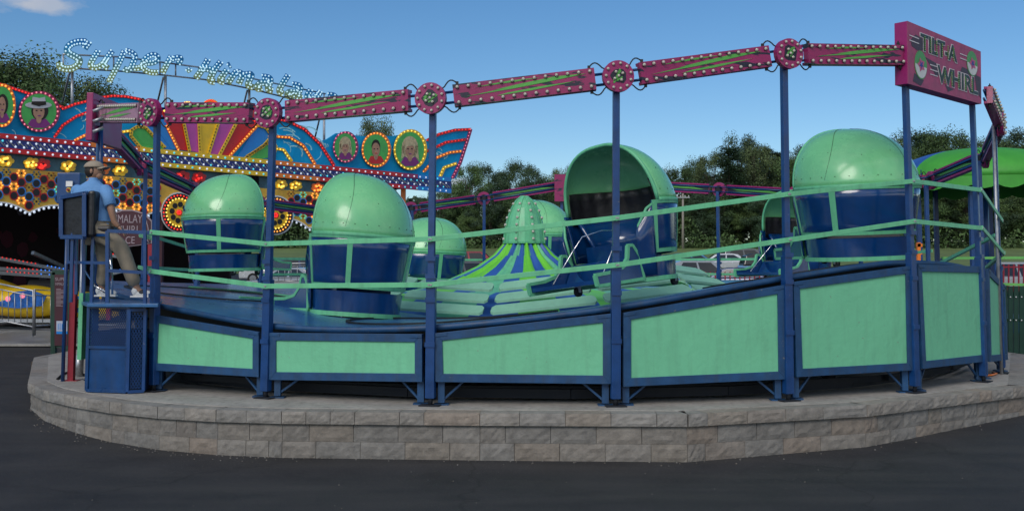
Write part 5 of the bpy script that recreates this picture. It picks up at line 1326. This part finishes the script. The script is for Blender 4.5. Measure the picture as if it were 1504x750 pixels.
LET = [(gA, 8.5, [[(350, 78), (322, 110), (298, 148)], [(318, 82), (240, 78), (165, 100), (122, 150), (140, 195), (205, 225), (258, 262), (235, 315), (175, 350), (100, 352), (48, 325), (55, 285)]]),
       (gA, 7.2, [[(440, 168), (390, 245), (350, 320), (400, 345), (470, 320), (520, 250), (580, 168)], [(520, 250), (485, 310), (540, 348)]]),
       (gA, 7.2, [[(700, 168), (665, 255), (610, 360), (545, 485)], [(715, 168), (795, 198), (812, 240), (785, 290), (770, 340), (735, 370), (690, 345)]]),
       (gA, 7.2, [[(790, 345), (860, 345), (900, 290), (1000, 290), (1045, 245), (1005, 207), (940, 222), (885, 280), (885, 345), (950, 388), (1040, 388)]]),
       (gA, 7.2, [[(1170, 222), (1125, 305), (1080, 395)], [(1140, 270), (1210, 240), (1275, 240), (1240, 305)]]),
       (gA, 6.0, [[(1325, 375), (1365, 350)]]),
       (gB, 6.6, [[(175, 118), (135, 190), (95, 250), (50, 312)], [(95, 210), (170, 215), (240, 232)], [(305, 142), (250, 205), (212, 275), (185, 335), (245, 345)]]),
       (gB, 6.4, [[(365, 222), (315, 290), (285, 335), (340, 350)], [(375, 185), (400, 172)]]),
       (gB, 6.4, [[(462, 232), (412, 300), (372, 360)], [(460, 242), (528, 268), (480, 365)], [(530, 272), (622, 262), (585, 335), (570, 382), (630, 400)]]),
       (gB, 6.2, [[(715, 292), (790, 300), (805, 340), (765, 360), (700, 352), (662, 385), (672, 422), (720, 405)], [(800, 345), (762, 420), (825, 435)]]),
       (gB, 6.2, [[(978, 275), (925, 355), (875, 440), (930, 465)]]),
       (gB, 6.2, [[(1020, 370), (1090, 380), (1102, 425), (1050, 450), (985, 440), (960, 478), (1000, 495), (1048, 465)], [(1095, 430), (1052, 495), (1120, 505)]]),
       (gB, 6.2, [[(1205, 422), (1160, 490), (1190, 522), (1250, 500), (1300, 440)], [(1300, 440), (1250, 520), (1195, 600)]]),
       (gB, 6.2, [[(1375, 475), (1440, 480), (1455, 520), (1400, 545), (1365, 575), (1420, 600)], [(1450, 520), (1425, 590), (1480, 610)]])]
for gm, wd, strokes in LET:
    wd *= 1.25 if gm is gA else 1.5
    b = MB(); bp_ = []
    for si, st_ in enumerate(strokes):
        pts = [gm(p) for p in st_]
        # round the stroke with a quadratic smoothing
        for _ in range(2):
            q_ = [pts[0]]
            for a, c in zip(pts, pts[1:]): q_ += [(a[0] * .75 + c[0] * .25, a[1] * .75 + c[1] * .25), (a[0] * .25 + c[0] * .75, a[1] * .25 + c[1] * .75)]
            pts = q_ + [pts[-1]]
        L_, Rr_ = [], []
        for i, p in enumerate(pts):
            a = pts[max(0, i - 1)]; c = pts[min(len(pts) - 1, i + 1)]; d = math.hypot(c[0] - a[0], c[1] - a[1]) or 1
            nx, ny = -(c[1] - a[1]) / d * wd / 2, (c[0] - a[0]) / d * wd / 2; L_.append((p[0] + nx, p[1] + ny)); Rr_.append((p[0] - nx, p[1] - ny))
        oo = -.3 + .004 * si
        o = len(b.v); k = len(pts)
        for i in range(k): b.v += [F(*L_[i], oo), F(*Rr_[i], oo), F(*L_[i], oo - .1), F(*Rr_[i], oo - .1)]
        for i in range(k - 1):
            a = o + 4 * i; c = a + 4
            for f in ((a, a + 1, c + 1, c), (a + 3, a + 2, c + 2, c + 3), (a + 2, a, c, c + 2), (a + 1, a + 3, c + 3, c + 1)): b.f.append(list(f)); b.mi.append(0); b.sm.append(False)
        for i, f in ((0, (0, 2, 3, 1)), (k - 1, (0, 1, 3, 2))): b.f.append([o + 4 * i + j for j in f]); b.mi.append(0); b.sm.append(False)
        for j, (x, y) in enumerate(along(pts, 2.3)):
            a = rnd.random() * 0; s_ = 1 if j % 2 else -1
            i = min(range(len(pts)), key=lambda i: (pts[i][0] - x) ** 2 + (pts[i][1] - y) ** 2)
            nx, ny = (L_[i][0] - pts[i][0]) * .5, (L_[i][1] - pts[i][1]) * .5
            bp_.append(F(x + nx * s_, y + ny * s_, oo + .03))
    lo = b.build('letter', LETM, rs)
    rnd.shuffle(bp_)
    bulbs(lo, bp_, .026, mat('pearl_bulb', (.62, .70, .74), .2, var=.1, emit=(.5, .85, 1), es=.5), cap=90, rootkey='script', nu=6, nv=4)
b = MB()
up_ = [(92, 80), (180, 84), (300, 100), (400, 122), (478, 138)]; lo_ = [(115, 101), (180, 105), (245, 111), (300, 117), (370, 131), (478, 158)]
b.tube([F(x, y, -.45) for x, y in up_], .024, 6); b.tube([F(x, y, -.45) for x, y in lo_], .024, 6)
for x in (93, 167, 235, 258, 292, 381, 476):
    def iy(P): 
        for (a, ya), (c, yc) in zip(P, P[1:]):
            if a <= x <= c: return ya + (yc - ya) * (x - a) / (c - a)
        return P[0][1] if x < P[0][0] else P[-1][1]
    b.tube([F(x, iy(up_), -.45), F(x, iy(lo_), -.45)], .022, 6)
for x, y in ((106, 102), (243, 112), (366, 131), (476, 157)):
    b.tube([F(x, y, -.45), F(x, y + 75, -.45)], .04, 8); b.tube([F(x - 3, y + 2, -.45), F(x - 14, y + 48, -2.2)], .028, 6)
b.build('truss', GREY, rs)

# ================================================================== right side: green canopy ride, fences
gc = thing('canopy_ride', 'small round ride under a bright green scalloped canopy', 'kiddie ride', (at(1432, 300, 30).x, 30, gz(30)))
cc = at(1440, 268, 30); RX_ = 2.55
b = MB(); b.smooth = False
def cd(u, v):
    a = 2 * math.pi * u; r_ = RX_ * math.sin(v * math.pi / 2) ** .9; return Vector((cc.x + r_ * math.sin(a), cc.y - r_ * math.cos(a), cc.z + .98 * (math.cos(v * math.pi / 2) ** 1.0)))
b.smooth = True
b.grid(cd, 48, 10, wrap=True)
nfac = len(b.f)
for i in range(nfac):
    u = (i % 48) / 48
    b.mi[i] = 1 if (int(u * 8 + .5) % 8 in (6, 2)) else (2 if int(u * 8 + .5) % 8 in (3,) else 0)
b.smooth = False
b.grid(lambda u, v: Vector((cc.x + RX_ * math.sin(2 * math.pi * u), cc.y - RX_ * math.cos(2 * math.pi * u), cc.z - .25 * v - .1 * v * abs(math.sin(24 * math.pi * u)))), 96, 2, wrap=True)
BG = mat('bright_green_vinyl', (.06, .36, .04), .55, var=.12, bump=.1, bscale=5)
b.build('canopy', [BG, VBLUE, BG], gc, solid=.01)
for k in range(8):
    a = 2 * math.pi * (k + .3) / 8; b = MB(); p = Vector((cc.x + 2.1 * math.sin(a), cc.y - 2.1 * math.cos(a), gz(30))); b.bar(p, (p.x, p.y, cc.z - .05), .12); b.build('post', BLUEP, gc)
b = MB()
b.tube([(cc.x, cc.y, gz(30)), (cc.x, cc.y, cc.z + .9)], .2, 12); b.build('centre_column', BLUEP, gc)
b = MB(); b.smooth = True; b.grid(lambda u, v: (cc.x + 2.3 * math.sin(2 * math.pi * u), cc.y - 2.3 * math.cos(2 * math.pi * u), gz(30) + .35 * v), 32, 1, wrap=True); b.smooth = False; b.grid(lambda u, v: (cc.x + 2.3 * v * math.sin(2 * math.pi * u), cc.y - 2.3 * v * math.cos(2 * math.pi * u), gz(30) + .35), 32, 1, wrap=True); b.build('turntable', BLUE, gc)
# slatted dark green fence
gf = thing('slat_fence', 'dark green vertical slat fence at the right photo edge', 'fence', at(1500, 535, 19.5))
b = MB()
for k in range(14):
    x = 1476 + k * 8.2; A_ = at(x, 537, 19.6 - k * .02); B_ = at(x, 420, 19.6 - k * .02); b.bar(A_, B_, .088, .025, up=(0, 1, 0))
b.build('slat', DGREEN, gf, kind='stuff') if False else b.build('slat_panel', DGREEN, gf)
b = MB()
for y in (432, 470, 526): b.bar(at(1470, y, 19.7), at(1590, y, 19.5), .06)
b.build('cross_rail', DGREEN, gf, pieces=True)
b = MB()
for k in range(14):
    for y in (436, 470, 526): b.sphere(at(1476 + k * 8.2, y, 19.57 - k * .02), .014, 6, 4)
b.build('bolt', WHITE, gf)
t = thing('ramp_rail', 'lime green double hand rail right of the name sign posts', 'hand rail', at(1440, 400, 20.2))
for y0, y1 in ((379, 378), (417, 420)):
    b = MB(); b.bar(at(1384 if y0 < 400 else 1470, y0, 20.2), at(1580, y1, 20.2), .11, .05, up=(0, 0, 1)); b.build('rail', mat('lime_paint', (.16, .5, .12), .45, var=.15), t)
for k, x in enumerate((1384, 1462, 1560)):
    b = MB(); p = at(x, 379, 20.25); b.bar((p.x, p.y, gz(p.y)), p, .06); b.build('post', BLUEP, t)
b = MB(); 
for x0_, y0_, x1__, y1__ in ((1378, 388, 1463, 345), (1446, 395, 1474, 371)): b.bar(at(x0_, y0_, 18.5), at(x1__, y1__, 15.2), .05)
b.build('stair_rail', MINT, label='mint stair rail rising to the right end of the ride', cat='hand rail', off=at(1420, 370, 17))
b = MB(); p = at(1459, 183, 14.25); b.tube([(p.x, p.y, .53), p], .024, 8); b.build('steel_pipe', GREY, label='grey upright pipe at the right end of the ride', cat='pipe', off=(p.x, p.y, .55))
def picket(x0, x1, yt, yb, Y, lab):
    t = thing('picket_fence', lab, 'fence', at((x0 + x1) / 2, yb, Y), 'low red picket fences')
    n_ = int((x1 - x0) / 7)
    for k in range(n_ + 1):
        b = MB(); x = x0 + (x1 - x0) * k / n_; b.bar(at(x, yb, Y), at(x, yt, Y), .03); b.build('picket', REDP, t)
    for y in (yt + 4, yb - 4): b = MB(); b.bar(at(x0, y, Y), at(x1, y, Y), .035); b.build('rail', REDP, t)
picket(1000, 1130, 399, 424, 30, 'red picket fence seen right of the open tub')
picket(1474, 1570, 388, 428, 26, 'red picket fence above the dark green slat fence')
og = thing('orange_gate', 'small orange gate beside the big closed tub', 'gate', at(1350, 385, 25))
b = MB(); b.bar(at(1349, 395, 25), at(1349, 356, 25), .08); b.bar(at(1346, 360, 25), at(1354, 360, 25), .08); b.bar(at(1346, 372, 25), at(1354, 372, 25), .05); b.build('frame', FORG, og)
# low wall / dark things under the deck opening at right
# ================================================================== cars in the lot
GLASS = mat('car_glass', (.012, .016, .02), .08, var=0, coat=.5); TYRE = mat('tyre', (.012, .012, .012), .8); RIMM = mat('alloy', (.35, .36, .38), .3, .8)
def car_proto(paint, kind_):
    t = thing('parked_car', 'x', 'car', (0, 0, 0), 'cars parked in the lot beyond the ride')
    H = 1.75 if kind_ == 'suv' else 1.45; hb_ = .98 if kind_ == 'suv' else .86
    W2 = .9
    if kind_ == 'suv': low = [(-2.3, .35), (-2.32, .8), (-2.2, .98), (-1.2, 1.02), (1.1, 1.0), (2.1, .9), (2.32, .72), (2.33, .35)]; cabn = [(-2.15, .98), (-1.95, 1.62), (-1.5, H), (.3, H), (.6, 1.66), (1.25, 1.0)]
    else: low = [(-2.3, .32), (-2.33, .7), (-2.2, .88), (-1.5, .92), (1.1, .88), (2.0, .76), (2.3, .6), (2.32, .32)]; cabn = [(-1.75, .9), (-1.15, 1.38), (-.7, H), (.2, H), (.55, 1.38), (1.3, .88)]
    b = MB(); b.prism([(x, -W2, z) for x, z in low], (0, 2 * W2, 0)); bo = b.build('body', paint, t, bevel=.09)
    b = MB(); n_ = len(cabn)
    vs = [Vector((x, -W2 + .05 + .18 * (z - .9) / .8, z)) for x, z in cabn] + [Vector((x, W2 - .05 - .18 * (z - .9) / .8, z)) for x, z in cabn]
    b.add(vs, [list(range(n_))[::-1], list(range(n_, 2 * n_))] + [(i, (i + 1) % n_, n_ + (i + 1) % n_, n_ + i) for i in range(n_)]); cb_ = b.build('cabin', paint, t, bevel=.05)
    b = MB()
    for s_ in (-1, 1):
        for a_, c_ in ((.06, .47), (.52, .93)):
            cx_ = sum(x for x, z in cabn) / n_; pp = []
            xl, xr = cabn[0][0], cabn[-1][0]; zlo, zhi = cabn[0][1] + .07, H - .1
            for u_, z in ((a_, zlo), (c_, zlo), (c_, zhi), (a_, zhi)):
                f = (z - cabn[0][1]) / (H - cabn[0][1]); l_ = xl + (cabn[2][0] - xl) * f; r_ = xr + (cabn[3][0] - xr) * f; y = s_ * (W2 - .05 - .18 * (z - .9) / .8 + .004); pp.append(Vector((l_ + (r_ - l_) * u_, y, z)))
            b.prism(pp, (0, s_ * .006, 0))
    b.build('side_window', GLASS, cb_, pieces=True)
    b = MB()
    for (xa, za), (xb, zb2) in ((cabn[0], cabn[1]), (cabn[-2], cabn[-1])):
        s_ = -1 if xa < 0 else 1; o = Vector((s_ * .03, 0, .03)); f0, f1 = .1, .92
        A1 = Vector((xa + (xb - xa) * f0, 0, za + (zb2 - za) * f0)); B1 = Vector((xa + (xb - xa) * f1, 0, za + (zb2 - za) * f1)); b.prism([A1 + Vector((0, -.7, 0)), A1 + Vector((0, .7, 0)), B1 + Vector((0, .66, 0)), B1 + Vector((0, -.66, 0))], o)
    b.build('windscreen', GLASS, cb_, pieces=True)
    for x in (-1.42, 1.42):
        for s_ in (-1, 1):
            b = MB(); b.tube([(x, s_ * .7, .34), (x, s_ * .915, .34)], .34, 20); wh = b.build('wheel', TYRE, t); b = MB(); b.tube([(x, s_ * .91, .34), (x, s_ * .925, .34)], .21, 14); b.build('rim', RIMM, wh)
    for s_ in (-1, 1):
        b = MB(); b.box((2.27, s_ * .65, .68), (.1, .32, .12)); b.build('headlight', WHITE, t, bevel=.02); b = MB(); b.box((-2.28, s_ * .7, .78), (.08, .2, .22)); b.build('tail_light', REDP, t, bevel=.02)
    return t
paints = {n: mat('car_' + n, c, .22, .3, var=.03, coat=1) for n, c in dict(dark_blue=(.01, .03, .10), silver=(.34, .36, .38), black=(.01, .01, .012), white=(.62, .64, .66), red=(.25, .01, .02), grey=(.10, .11, .12), light_blue=(.10, .25, .45)).items()}
protos = {}
CARS = [(1076, 388, 54, 'dark_blue', 'sedan', 165, 'dark blue car seen right of the open tub, nearest the red fence'), (1030, 390, 60, 'silver', 'suv', 15, 'silver car with a chrome roof rail, left of the rear blue post'), (1000, 385, 66, 'black', 'suv', 5, 'black car just right of the open tub'),
        (1115, 389, 60, 'silver', 'sedan', 30, 'silver car nearest the half-hidden open tub'), (1060, 381, 78, 'white', 'sedan', 175, 'white car in the far row right of the open tub'), (1015, 381, 80, 'light_blue', 'sedan', 10, 'pale blue car in the far row right of the open tub'), (1100, 382, 80, 'grey', 'suv', 0, 'grey car in the far row by the half-hidden tub'),
        (690, 391, 56, 'grey', 'suv', 20, 'grey car between tub 7 and the striped tent'), (720, 388, 64, 'silver', 'sedan', 170, 'silver car left of the studded cap'), (668, 388, 66, 'light_blue', 'sedan', 0, 'pale blue car just right of tub 7'), (565, 390, 56, 'red', 'sedan', 10, 'red car behind the tub leaning right'),
        (430, 392, 54, 'silver', 'sedan', 160, 'silver car between the two left tubs, nearer'), (455, 387, 64, 'dark_blue', 'suv', 5, 'blue car between the two left tubs, further back'), (408, 388, 66, 'white', 'sedan', 5, 'white car beside the post in front of tub 6'),
        (1375, 383, 62, 'white', 'sedan', 10, 'white car seen under the green canopy'), (1410, 384, 60, 'black', 'sedan', 0, 'black car under the green canopy'), (1500, 388, 52, 'silver', 'suv', 0, 'silver car above the red picket fence at the right edge'), (1470, 386, 58, 'dark_blue', 'sedan', 0, 'dark blue car right of the name sign posts'), (1135, 386, 70, 'black', 'suv', 0, 'black car in the middle row left of the big closed tub'), (985, 388, 58, 'light_blue', 'sedan', 0, 'pale blue car half hidden by the open tub'), (700, 385, 74, 'red', 'suv', 0, 'red car in the far row left of the studded cap'), (575, 386, 70, 'white', 'suv', 0, 'white car in the far row behind the tub leaning right')]
for (px, yt, Y, pn, kd, hd_, lab) in CARS:
    key = (pn, kd)
    if key not in protos: o = protos[key] = car_proto(paints[pn], kd)
    else: o = copy_tree(protos[key])
    H = 1.75 if kd == 'suv' else 1.45
    p = at(px, yt, Y); o.location = (p.x, Y, gz(Y)); o.rotation_euler = (0, 0, R(hd_)); o['label'] = lab

# ================================================================== trees
LEAFC = [(.058, .10, .033), (.072, .115, .036), (.046, .082, .042), (.082, .118, .045)]
def leafmat(i, c):
    m = mat('leaf_%d' % i, c, .6, var=.45, scale=.45, spec=.3); m.name = ['oak_leaves', 'maple_leaves', 'pine_needles', 'ash_leaves'][i]
    nt = m.node_tree; N = nt.nodes; L = nt.links; b_ = N['Principled BSDF']; src = b_.inputs['Base Color'].links[0].from_socket
    gi = N.new('ShaderNodeNewGeometry'); mr = N.new('ShaderNodeMapRange'); mr.inputs[3].default_value = .55; mr.inputs[4].default_value = 1.6; L.new(gi.outputs['Random Per Island'], mr.inputs[0])
    oi = N.new('ShaderNodeObjectInfo'); m3 = N.new('ShaderNodeMapRange'); m3.inputs[3].default_value = .75; m3.inputs[4].default_value = 1.35; L.new(oi.outputs['Random'], m3.inputs[0])
    mu = N.new('ShaderNodeMath'); mu.operation = 'MULTIPLY'; L.new(mr.outputs[0], mu.inputs[0]); L.new(m3.outputs[0], mu.inputs[1])
    mx = N.new('ShaderNodeMix'); mx.data_type = 'RGBA'; mx.blend_type = 'MULTIPLY'; mx.inputs[0].default_value = 1; L.new(src, mx.inputs[6]); L.new(mu.outputs[0], mx.inputs[7]); L.new(mx.outputs[2], b_.inputs['Base Color'])
    return m
LM_ = [leafmat(i, c) for i, c in enumerate(LEAFC)]
BARK = mat('bark', (.07, .055, .042), .9, var=.3, bump=.8, bscale=6)
def crown_mesh(seed, kind_, n_leaf, lo, size):
    """unit tree 10 m tall: crown and trunk meshes"""
    r = random.Random(seed); b = MB(); tr = MB()
    clumps = []
    if kind_ != 'pine':
        tr.tube([(0, 0, -.3), (.05, .0, 2), (-.05, .1, 4.2), (.1, .0, 7)], .28, 7, r2=.09)
        for k in range(46):
            a = r.uniform(0, 6.28); h = r.uniform(lo, 9.3); e = math.sin(math.pi * min(1, max(.05, (h - lo + .8) / (10.2 - lo + .8)))) ** .7
            rad = e * 3.3 * r.uniform(.45, 1.05); c = Vector((math.cos(a) * rad, math.sin(a) * rad, h)); clumps.append((c, r.uniform(.7, 1.35)))
            if k % 2 == 0: tr.tube([(0, 0, max(1.2, h * .55)), c * .5 + Vector((0, 0, h * .45)), c], .09, 5, r2=.02)
        for k in range(n_leaf):
            c, cr_ = clumps[int(len(clumps) * r.random())]
            d = Vector((r.gauss(0, 1), r.gauss(0, 1), r.gauss(0, .75))).normalized() * cr_ * r.random() ** .45
            p = c + d; s_ = size * r.uniform(.6, 1.3)
            n_ = (d.normalized() + Vector((r.uniform(-.7, .7), r.uniform(-.7, .7), r.uniform(-.2, .9)))).normalized(); x = n_.orthogonal().normalized(); x = Matrix.Rotation(r.uniform(0, 6.28), 3, n_) @ x; y = n_.cross(x)
            b.add([p - x * s_, p - y * s_ * .55, p + x * s_, p + y * s_ * .55], [(0, 1, 2, 3)])
    else:
        tr.tube([(0, 0, -.3), (0, 0, 5), (0, 0, 9.8)], .22, 7, r2=.03)
        for k in range(26):
            h = 1.4 + 8.3 * k / 26; L_ = (1 - (h - 1) / 9.3) ** .8 * 2.7 * r.uniform(.7, 1.1) + .25
            for j in range(6):
                a = r.uniform(0, 6.28); e = Vector((math.cos(a) * L_, math.sin(a) * L_, h - .12 * L_ + r.uniform(-.2, .3)))
                if j < 3: tr.tube([(0, 0, h), e], .035, 4, r2=.01)
                for i in range(int(n_leaf / 156)):
                    f = r.random() ** .7; p = Vector((0, 0, h)).lerp(e, f) + Vector((r.gauss(0, .16), r.gauss(0, .16), r.gauss(0, .12))); s_ = size * r.uniform(.6, 1.2)
                    n_ = Vector((r.uniform(-.6, .6), r.uniform(-.6, .6), 1)).normalized(); x = n_.orthogonal().normalized(); x = Matrix.Rotation(r.uniform(0, 6.28), 3, n_) @ x; y = n_.cross(x)
                    b.add([p - x * s_, p - y * s_ * .45, p + x * s_, p + y * s_ * .45], [(0, 1, 2, 3)])
    return b, tr
def mk(b, name, m):
    me = bpy.data.meshes.new(name); me.from_pydata([tuple(v) for v in b.v], [], b.f); me.materials.append(m); return me
KINDS = []
for i, (kd, lo, nl, sz, mi) in enumerate((('b', 2.0, 26000, .088, 0), ('b', 1.4, 26000, .09, 1), ('pine', 0, 18000, .10, 2), ('b', 2.0, 24000, .085, 3), ('b', 1.2, 26000, .09, 2), ('b', 2.0, 30000, .072, 0), ('b', 2.2, 26000, .070, 3))):
    b, tr = crown_mesh(50 + i, kd, nl, lo, sz); KINDS.append((mk(b, 'crown', LM_[mi]), mk(tr, 'trunk', BARK)))
def tree(k, px, Y, H, label, sx=1.0, group='trees of the wood line'):
    p = at(px, 360, Y); z = gz(Y)
    t = thing('tree', label, 'tree', (p.x, Y, z), group)
    s_ = H / 10; t.scale = (s_ * sx, s_ * sx, s_); t.rotation_euler = (0, 0, rnd.uniform(0, 6.28))
    for me, nm in zip(KINDS[k], ('crown', 'trunk')): o = bpy.data.objects.new(nm, me); COL.objects.link(o); o.parent = t
def ht(px, ytop, Y): return at(px, ytop, Y).z - gz(Y)
# near trees left, behind the facade
for k, (ki, px, Y, yt, sx, lab) in enumerate([(5, 28, 62, 78, 1.0, 'tall dark tree behind the left end of the script sign'), (5, -40, 60, 70, 1.1, 'dark tree crossing the left photo edge'), (6, 75, 66, 92, .9, 'dark tree whose crown meets the first script letter'), (5, 128, 70, 112, .8, 'dark tree below the second script letter'),
        (6, 551, 80, 168, .55, 'single tree crown peeking over the blonde portraits'), (5, 520, 84, 196, .7, 'low crown left of the tree over the portraits')]):
    tree(ki, px, Y, ht(px, yt, Y), lab, sx, 'trees behind the painted facade')
TL = [(690, 240), (672, 262), (715, 244), (740, 250), (762, 236), (783, 250), (805, 255), (830, 240), (860, 250), (905, 255), (940, 262), (975, 252), (1000, 243), (1022, 236), (1048, 218), (1072, 212), (1090, 201), (1110, 203), (1128, 215), (1150, 220), (1172, 225), (1190, 215), (1215, 212), (1245, 210), (1280, 205),
      (1320, 200), (1345, 196), (1362, 192), (1385, 190), (1402, 200), (1425, 205), (1445, 198), (1470, 203), (1492, 196), (1515, 190), (1545, 195), (640, 280), (610, 300), (575, 300), (540, 305), (500, 310), (460, 310), (430, 312), (400, 305), (370, 305)]
adj = ['rounded', 'ragged', 'tall', 'slender', 'broad', 'bushy', 'narrow', 'wide']
for k, (px, yt) in enumerate(TL):
    Y = 150 + (k * 37 % 23); ki = [0, 1, 4, 2, 0, 4, 1, 3][k % 8]
    if px > 1020 and px < 1130: ki = [2, 4, 3][k % 3]
    tree(ki, px, Y, max(6, ht(px, yt - 2, Y)), 'tree in the wood line beyond the field, one of the tall back row', rnd.uniform(.85, 1.1) * (.8 if ki != 2 else 1.15) * 1.05)
for k in range(46):
    px = 380 + k * 26 + rnd.uniform(-6, 6); Y = 143 + rnd.uniform(0, 5); yt = 300 + rnd.uniform(-22, 18) - (18 if px > 950 else 0)
    tree([1, 4, 0, 2][k % 4], px, Y, ht(px, yt, Y), 'shorter dark tree at the front edge of the wood beyond the field', 1.35, 'front edge of the wood line')
# far dark wood filling behind
b = MB(); b.smooth = False
r = random.Random(3)
for k in range(45000):
    x = r.uniform(-120, 190); Y = r.uniform(176, 192); z = gz(Y) + r.uniform(0, 1) * (9 + 1.2 * math.sin(x * .2) + 1.2 * math.sin(x * .31) + (3.5 if x > 25 else 0) - (2 if x < -5 else 0)); p = Vector((x, Y, z)); s_ = r.uniform(.3, .6)
    n_ = Vector((r.uniform(-1, 1), r.uniform(-1.3, .2), r.uniform(-.2, 1))).normalized(); x_ = n_.orthogonal().normalized(); x_ = Matrix.Rotation(r.uniform(0, 6.28), 3, n_) @ x_; y_ = n_.cross(x_)
    b.add([p - x_ * s_, p - y_ * s_ * .6, p + x_ * s_, p + y_ * s_ * .6], [(0, 1, 2, 3)])
b.build('far_wood', LM_[2], kind='stuff')
b = MB()
for k in range(30000):
    x = r.uniform(-75, 90); Y = r.uniform(141, 147); z = gz(Y) + r.uniform(0, 1) ** 1.3 * (2.6 + 1.4 * math.sin(x * .35) + .8 * math.sin(x * 1.1)); p = Vector((x, Y, z)); s_ = r.uniform(.12, .28)
    n_ = Vector((r.uniform(-1, 1), r.uniform(-1.3, .2), r.uniform(-.2, 1))).normalized(); x_ = n_.orthogonal().normalized(); x_ = Matrix.Rotation(r.uniform(0, 6.28), 3, n_) @ x_; y_ = n_.cross(x_)
    b.add([p - x_ * s_, p - y_ * s_ * .6, p + x_ * s_, p + y_ * s_ * .6], [(0, 1, 2, 3)])
b.build('undergrowth', LM_[0], kind='stuff')
# small things lying on the slab
b = MB(); b.tube([onz(x, y, SLAB + .02) for x, y in ((84, 556), (92, 549), (104, 545), (118, 547), (127, 552))], .014, 6); b.build('power_cable', BLACK, label='black power cable looping on the slab by the red pole', cat='cable', off=onz(100, 548, SLAB))
b = MB(); b.tube([onz(x, y, SLAB + .025) for x, y in ((1441, 549), (1449, 551), (1458, 550), (1464, 548), (1457, 547))], .012, 6); b.build('orange_hose', FORG, label='orange cord lying under the right end of the ride', cat='cord', off=onz(1455, 550, SLAB))
# utility pole
up = thing('utility_pole', 'grey wooden utility pole with a cross arm in front of the woods', 'utility pole', at(1003, 362, 140))
b = MB(); p = at(1003, 362, 140); p.z = gz(140); b.tube([p, at(1003, 284, 140)], .19, 8, r2=.13); b.build('pole', mat('weathered_pole', (.28, .25, .22), .9), up)
b = MB(); c = at(1003, 290, 139.8); b.box(c, (1.9, .12, .14)); b.build('cross_arm', GREY, up)
b = MB()
for dx in (-.8, -.3, .3, .8): b.tube([c + Vector((dx, 0, .07)), c + Vector((dx, 0, .3))], .05, 6)
b.build('insulator', WHITE, up, pieces=True)
print('objects', len(bpy.data.objects))

r = random.Random(11)
b = MB()
for k in range(200):
    i = r.randrange(0, 10); A, B = corn[i], corn[i + 1]; f = r.random(); p = A.lerp(B, f); v = Vector(((B - A).y, -(B - A).x, 0)); v = v if v.dot(p - C0) > 0 else -v; v.normalize(); p = p + v * (r.random() ** 3 * .25 + .012); s_ = r.uniform(.003, .009)
    b.sphere((p.x, p.y, gz(p.y) + s_ * .4), s_, 5, 3, (1.3, 1, .7))
for k in range(60):
    p = Vector((r.uniform(-5, 5), r.uniform(6.3, 10.2), 0)); s_ = r.uniform(.002, .006); b.sphere((p.x, p.y, gz(p.y) + s_ * .4), s_, 5, 3, (1.3, 1, .7))
b.build('gravel', STONE, kind='stuff')
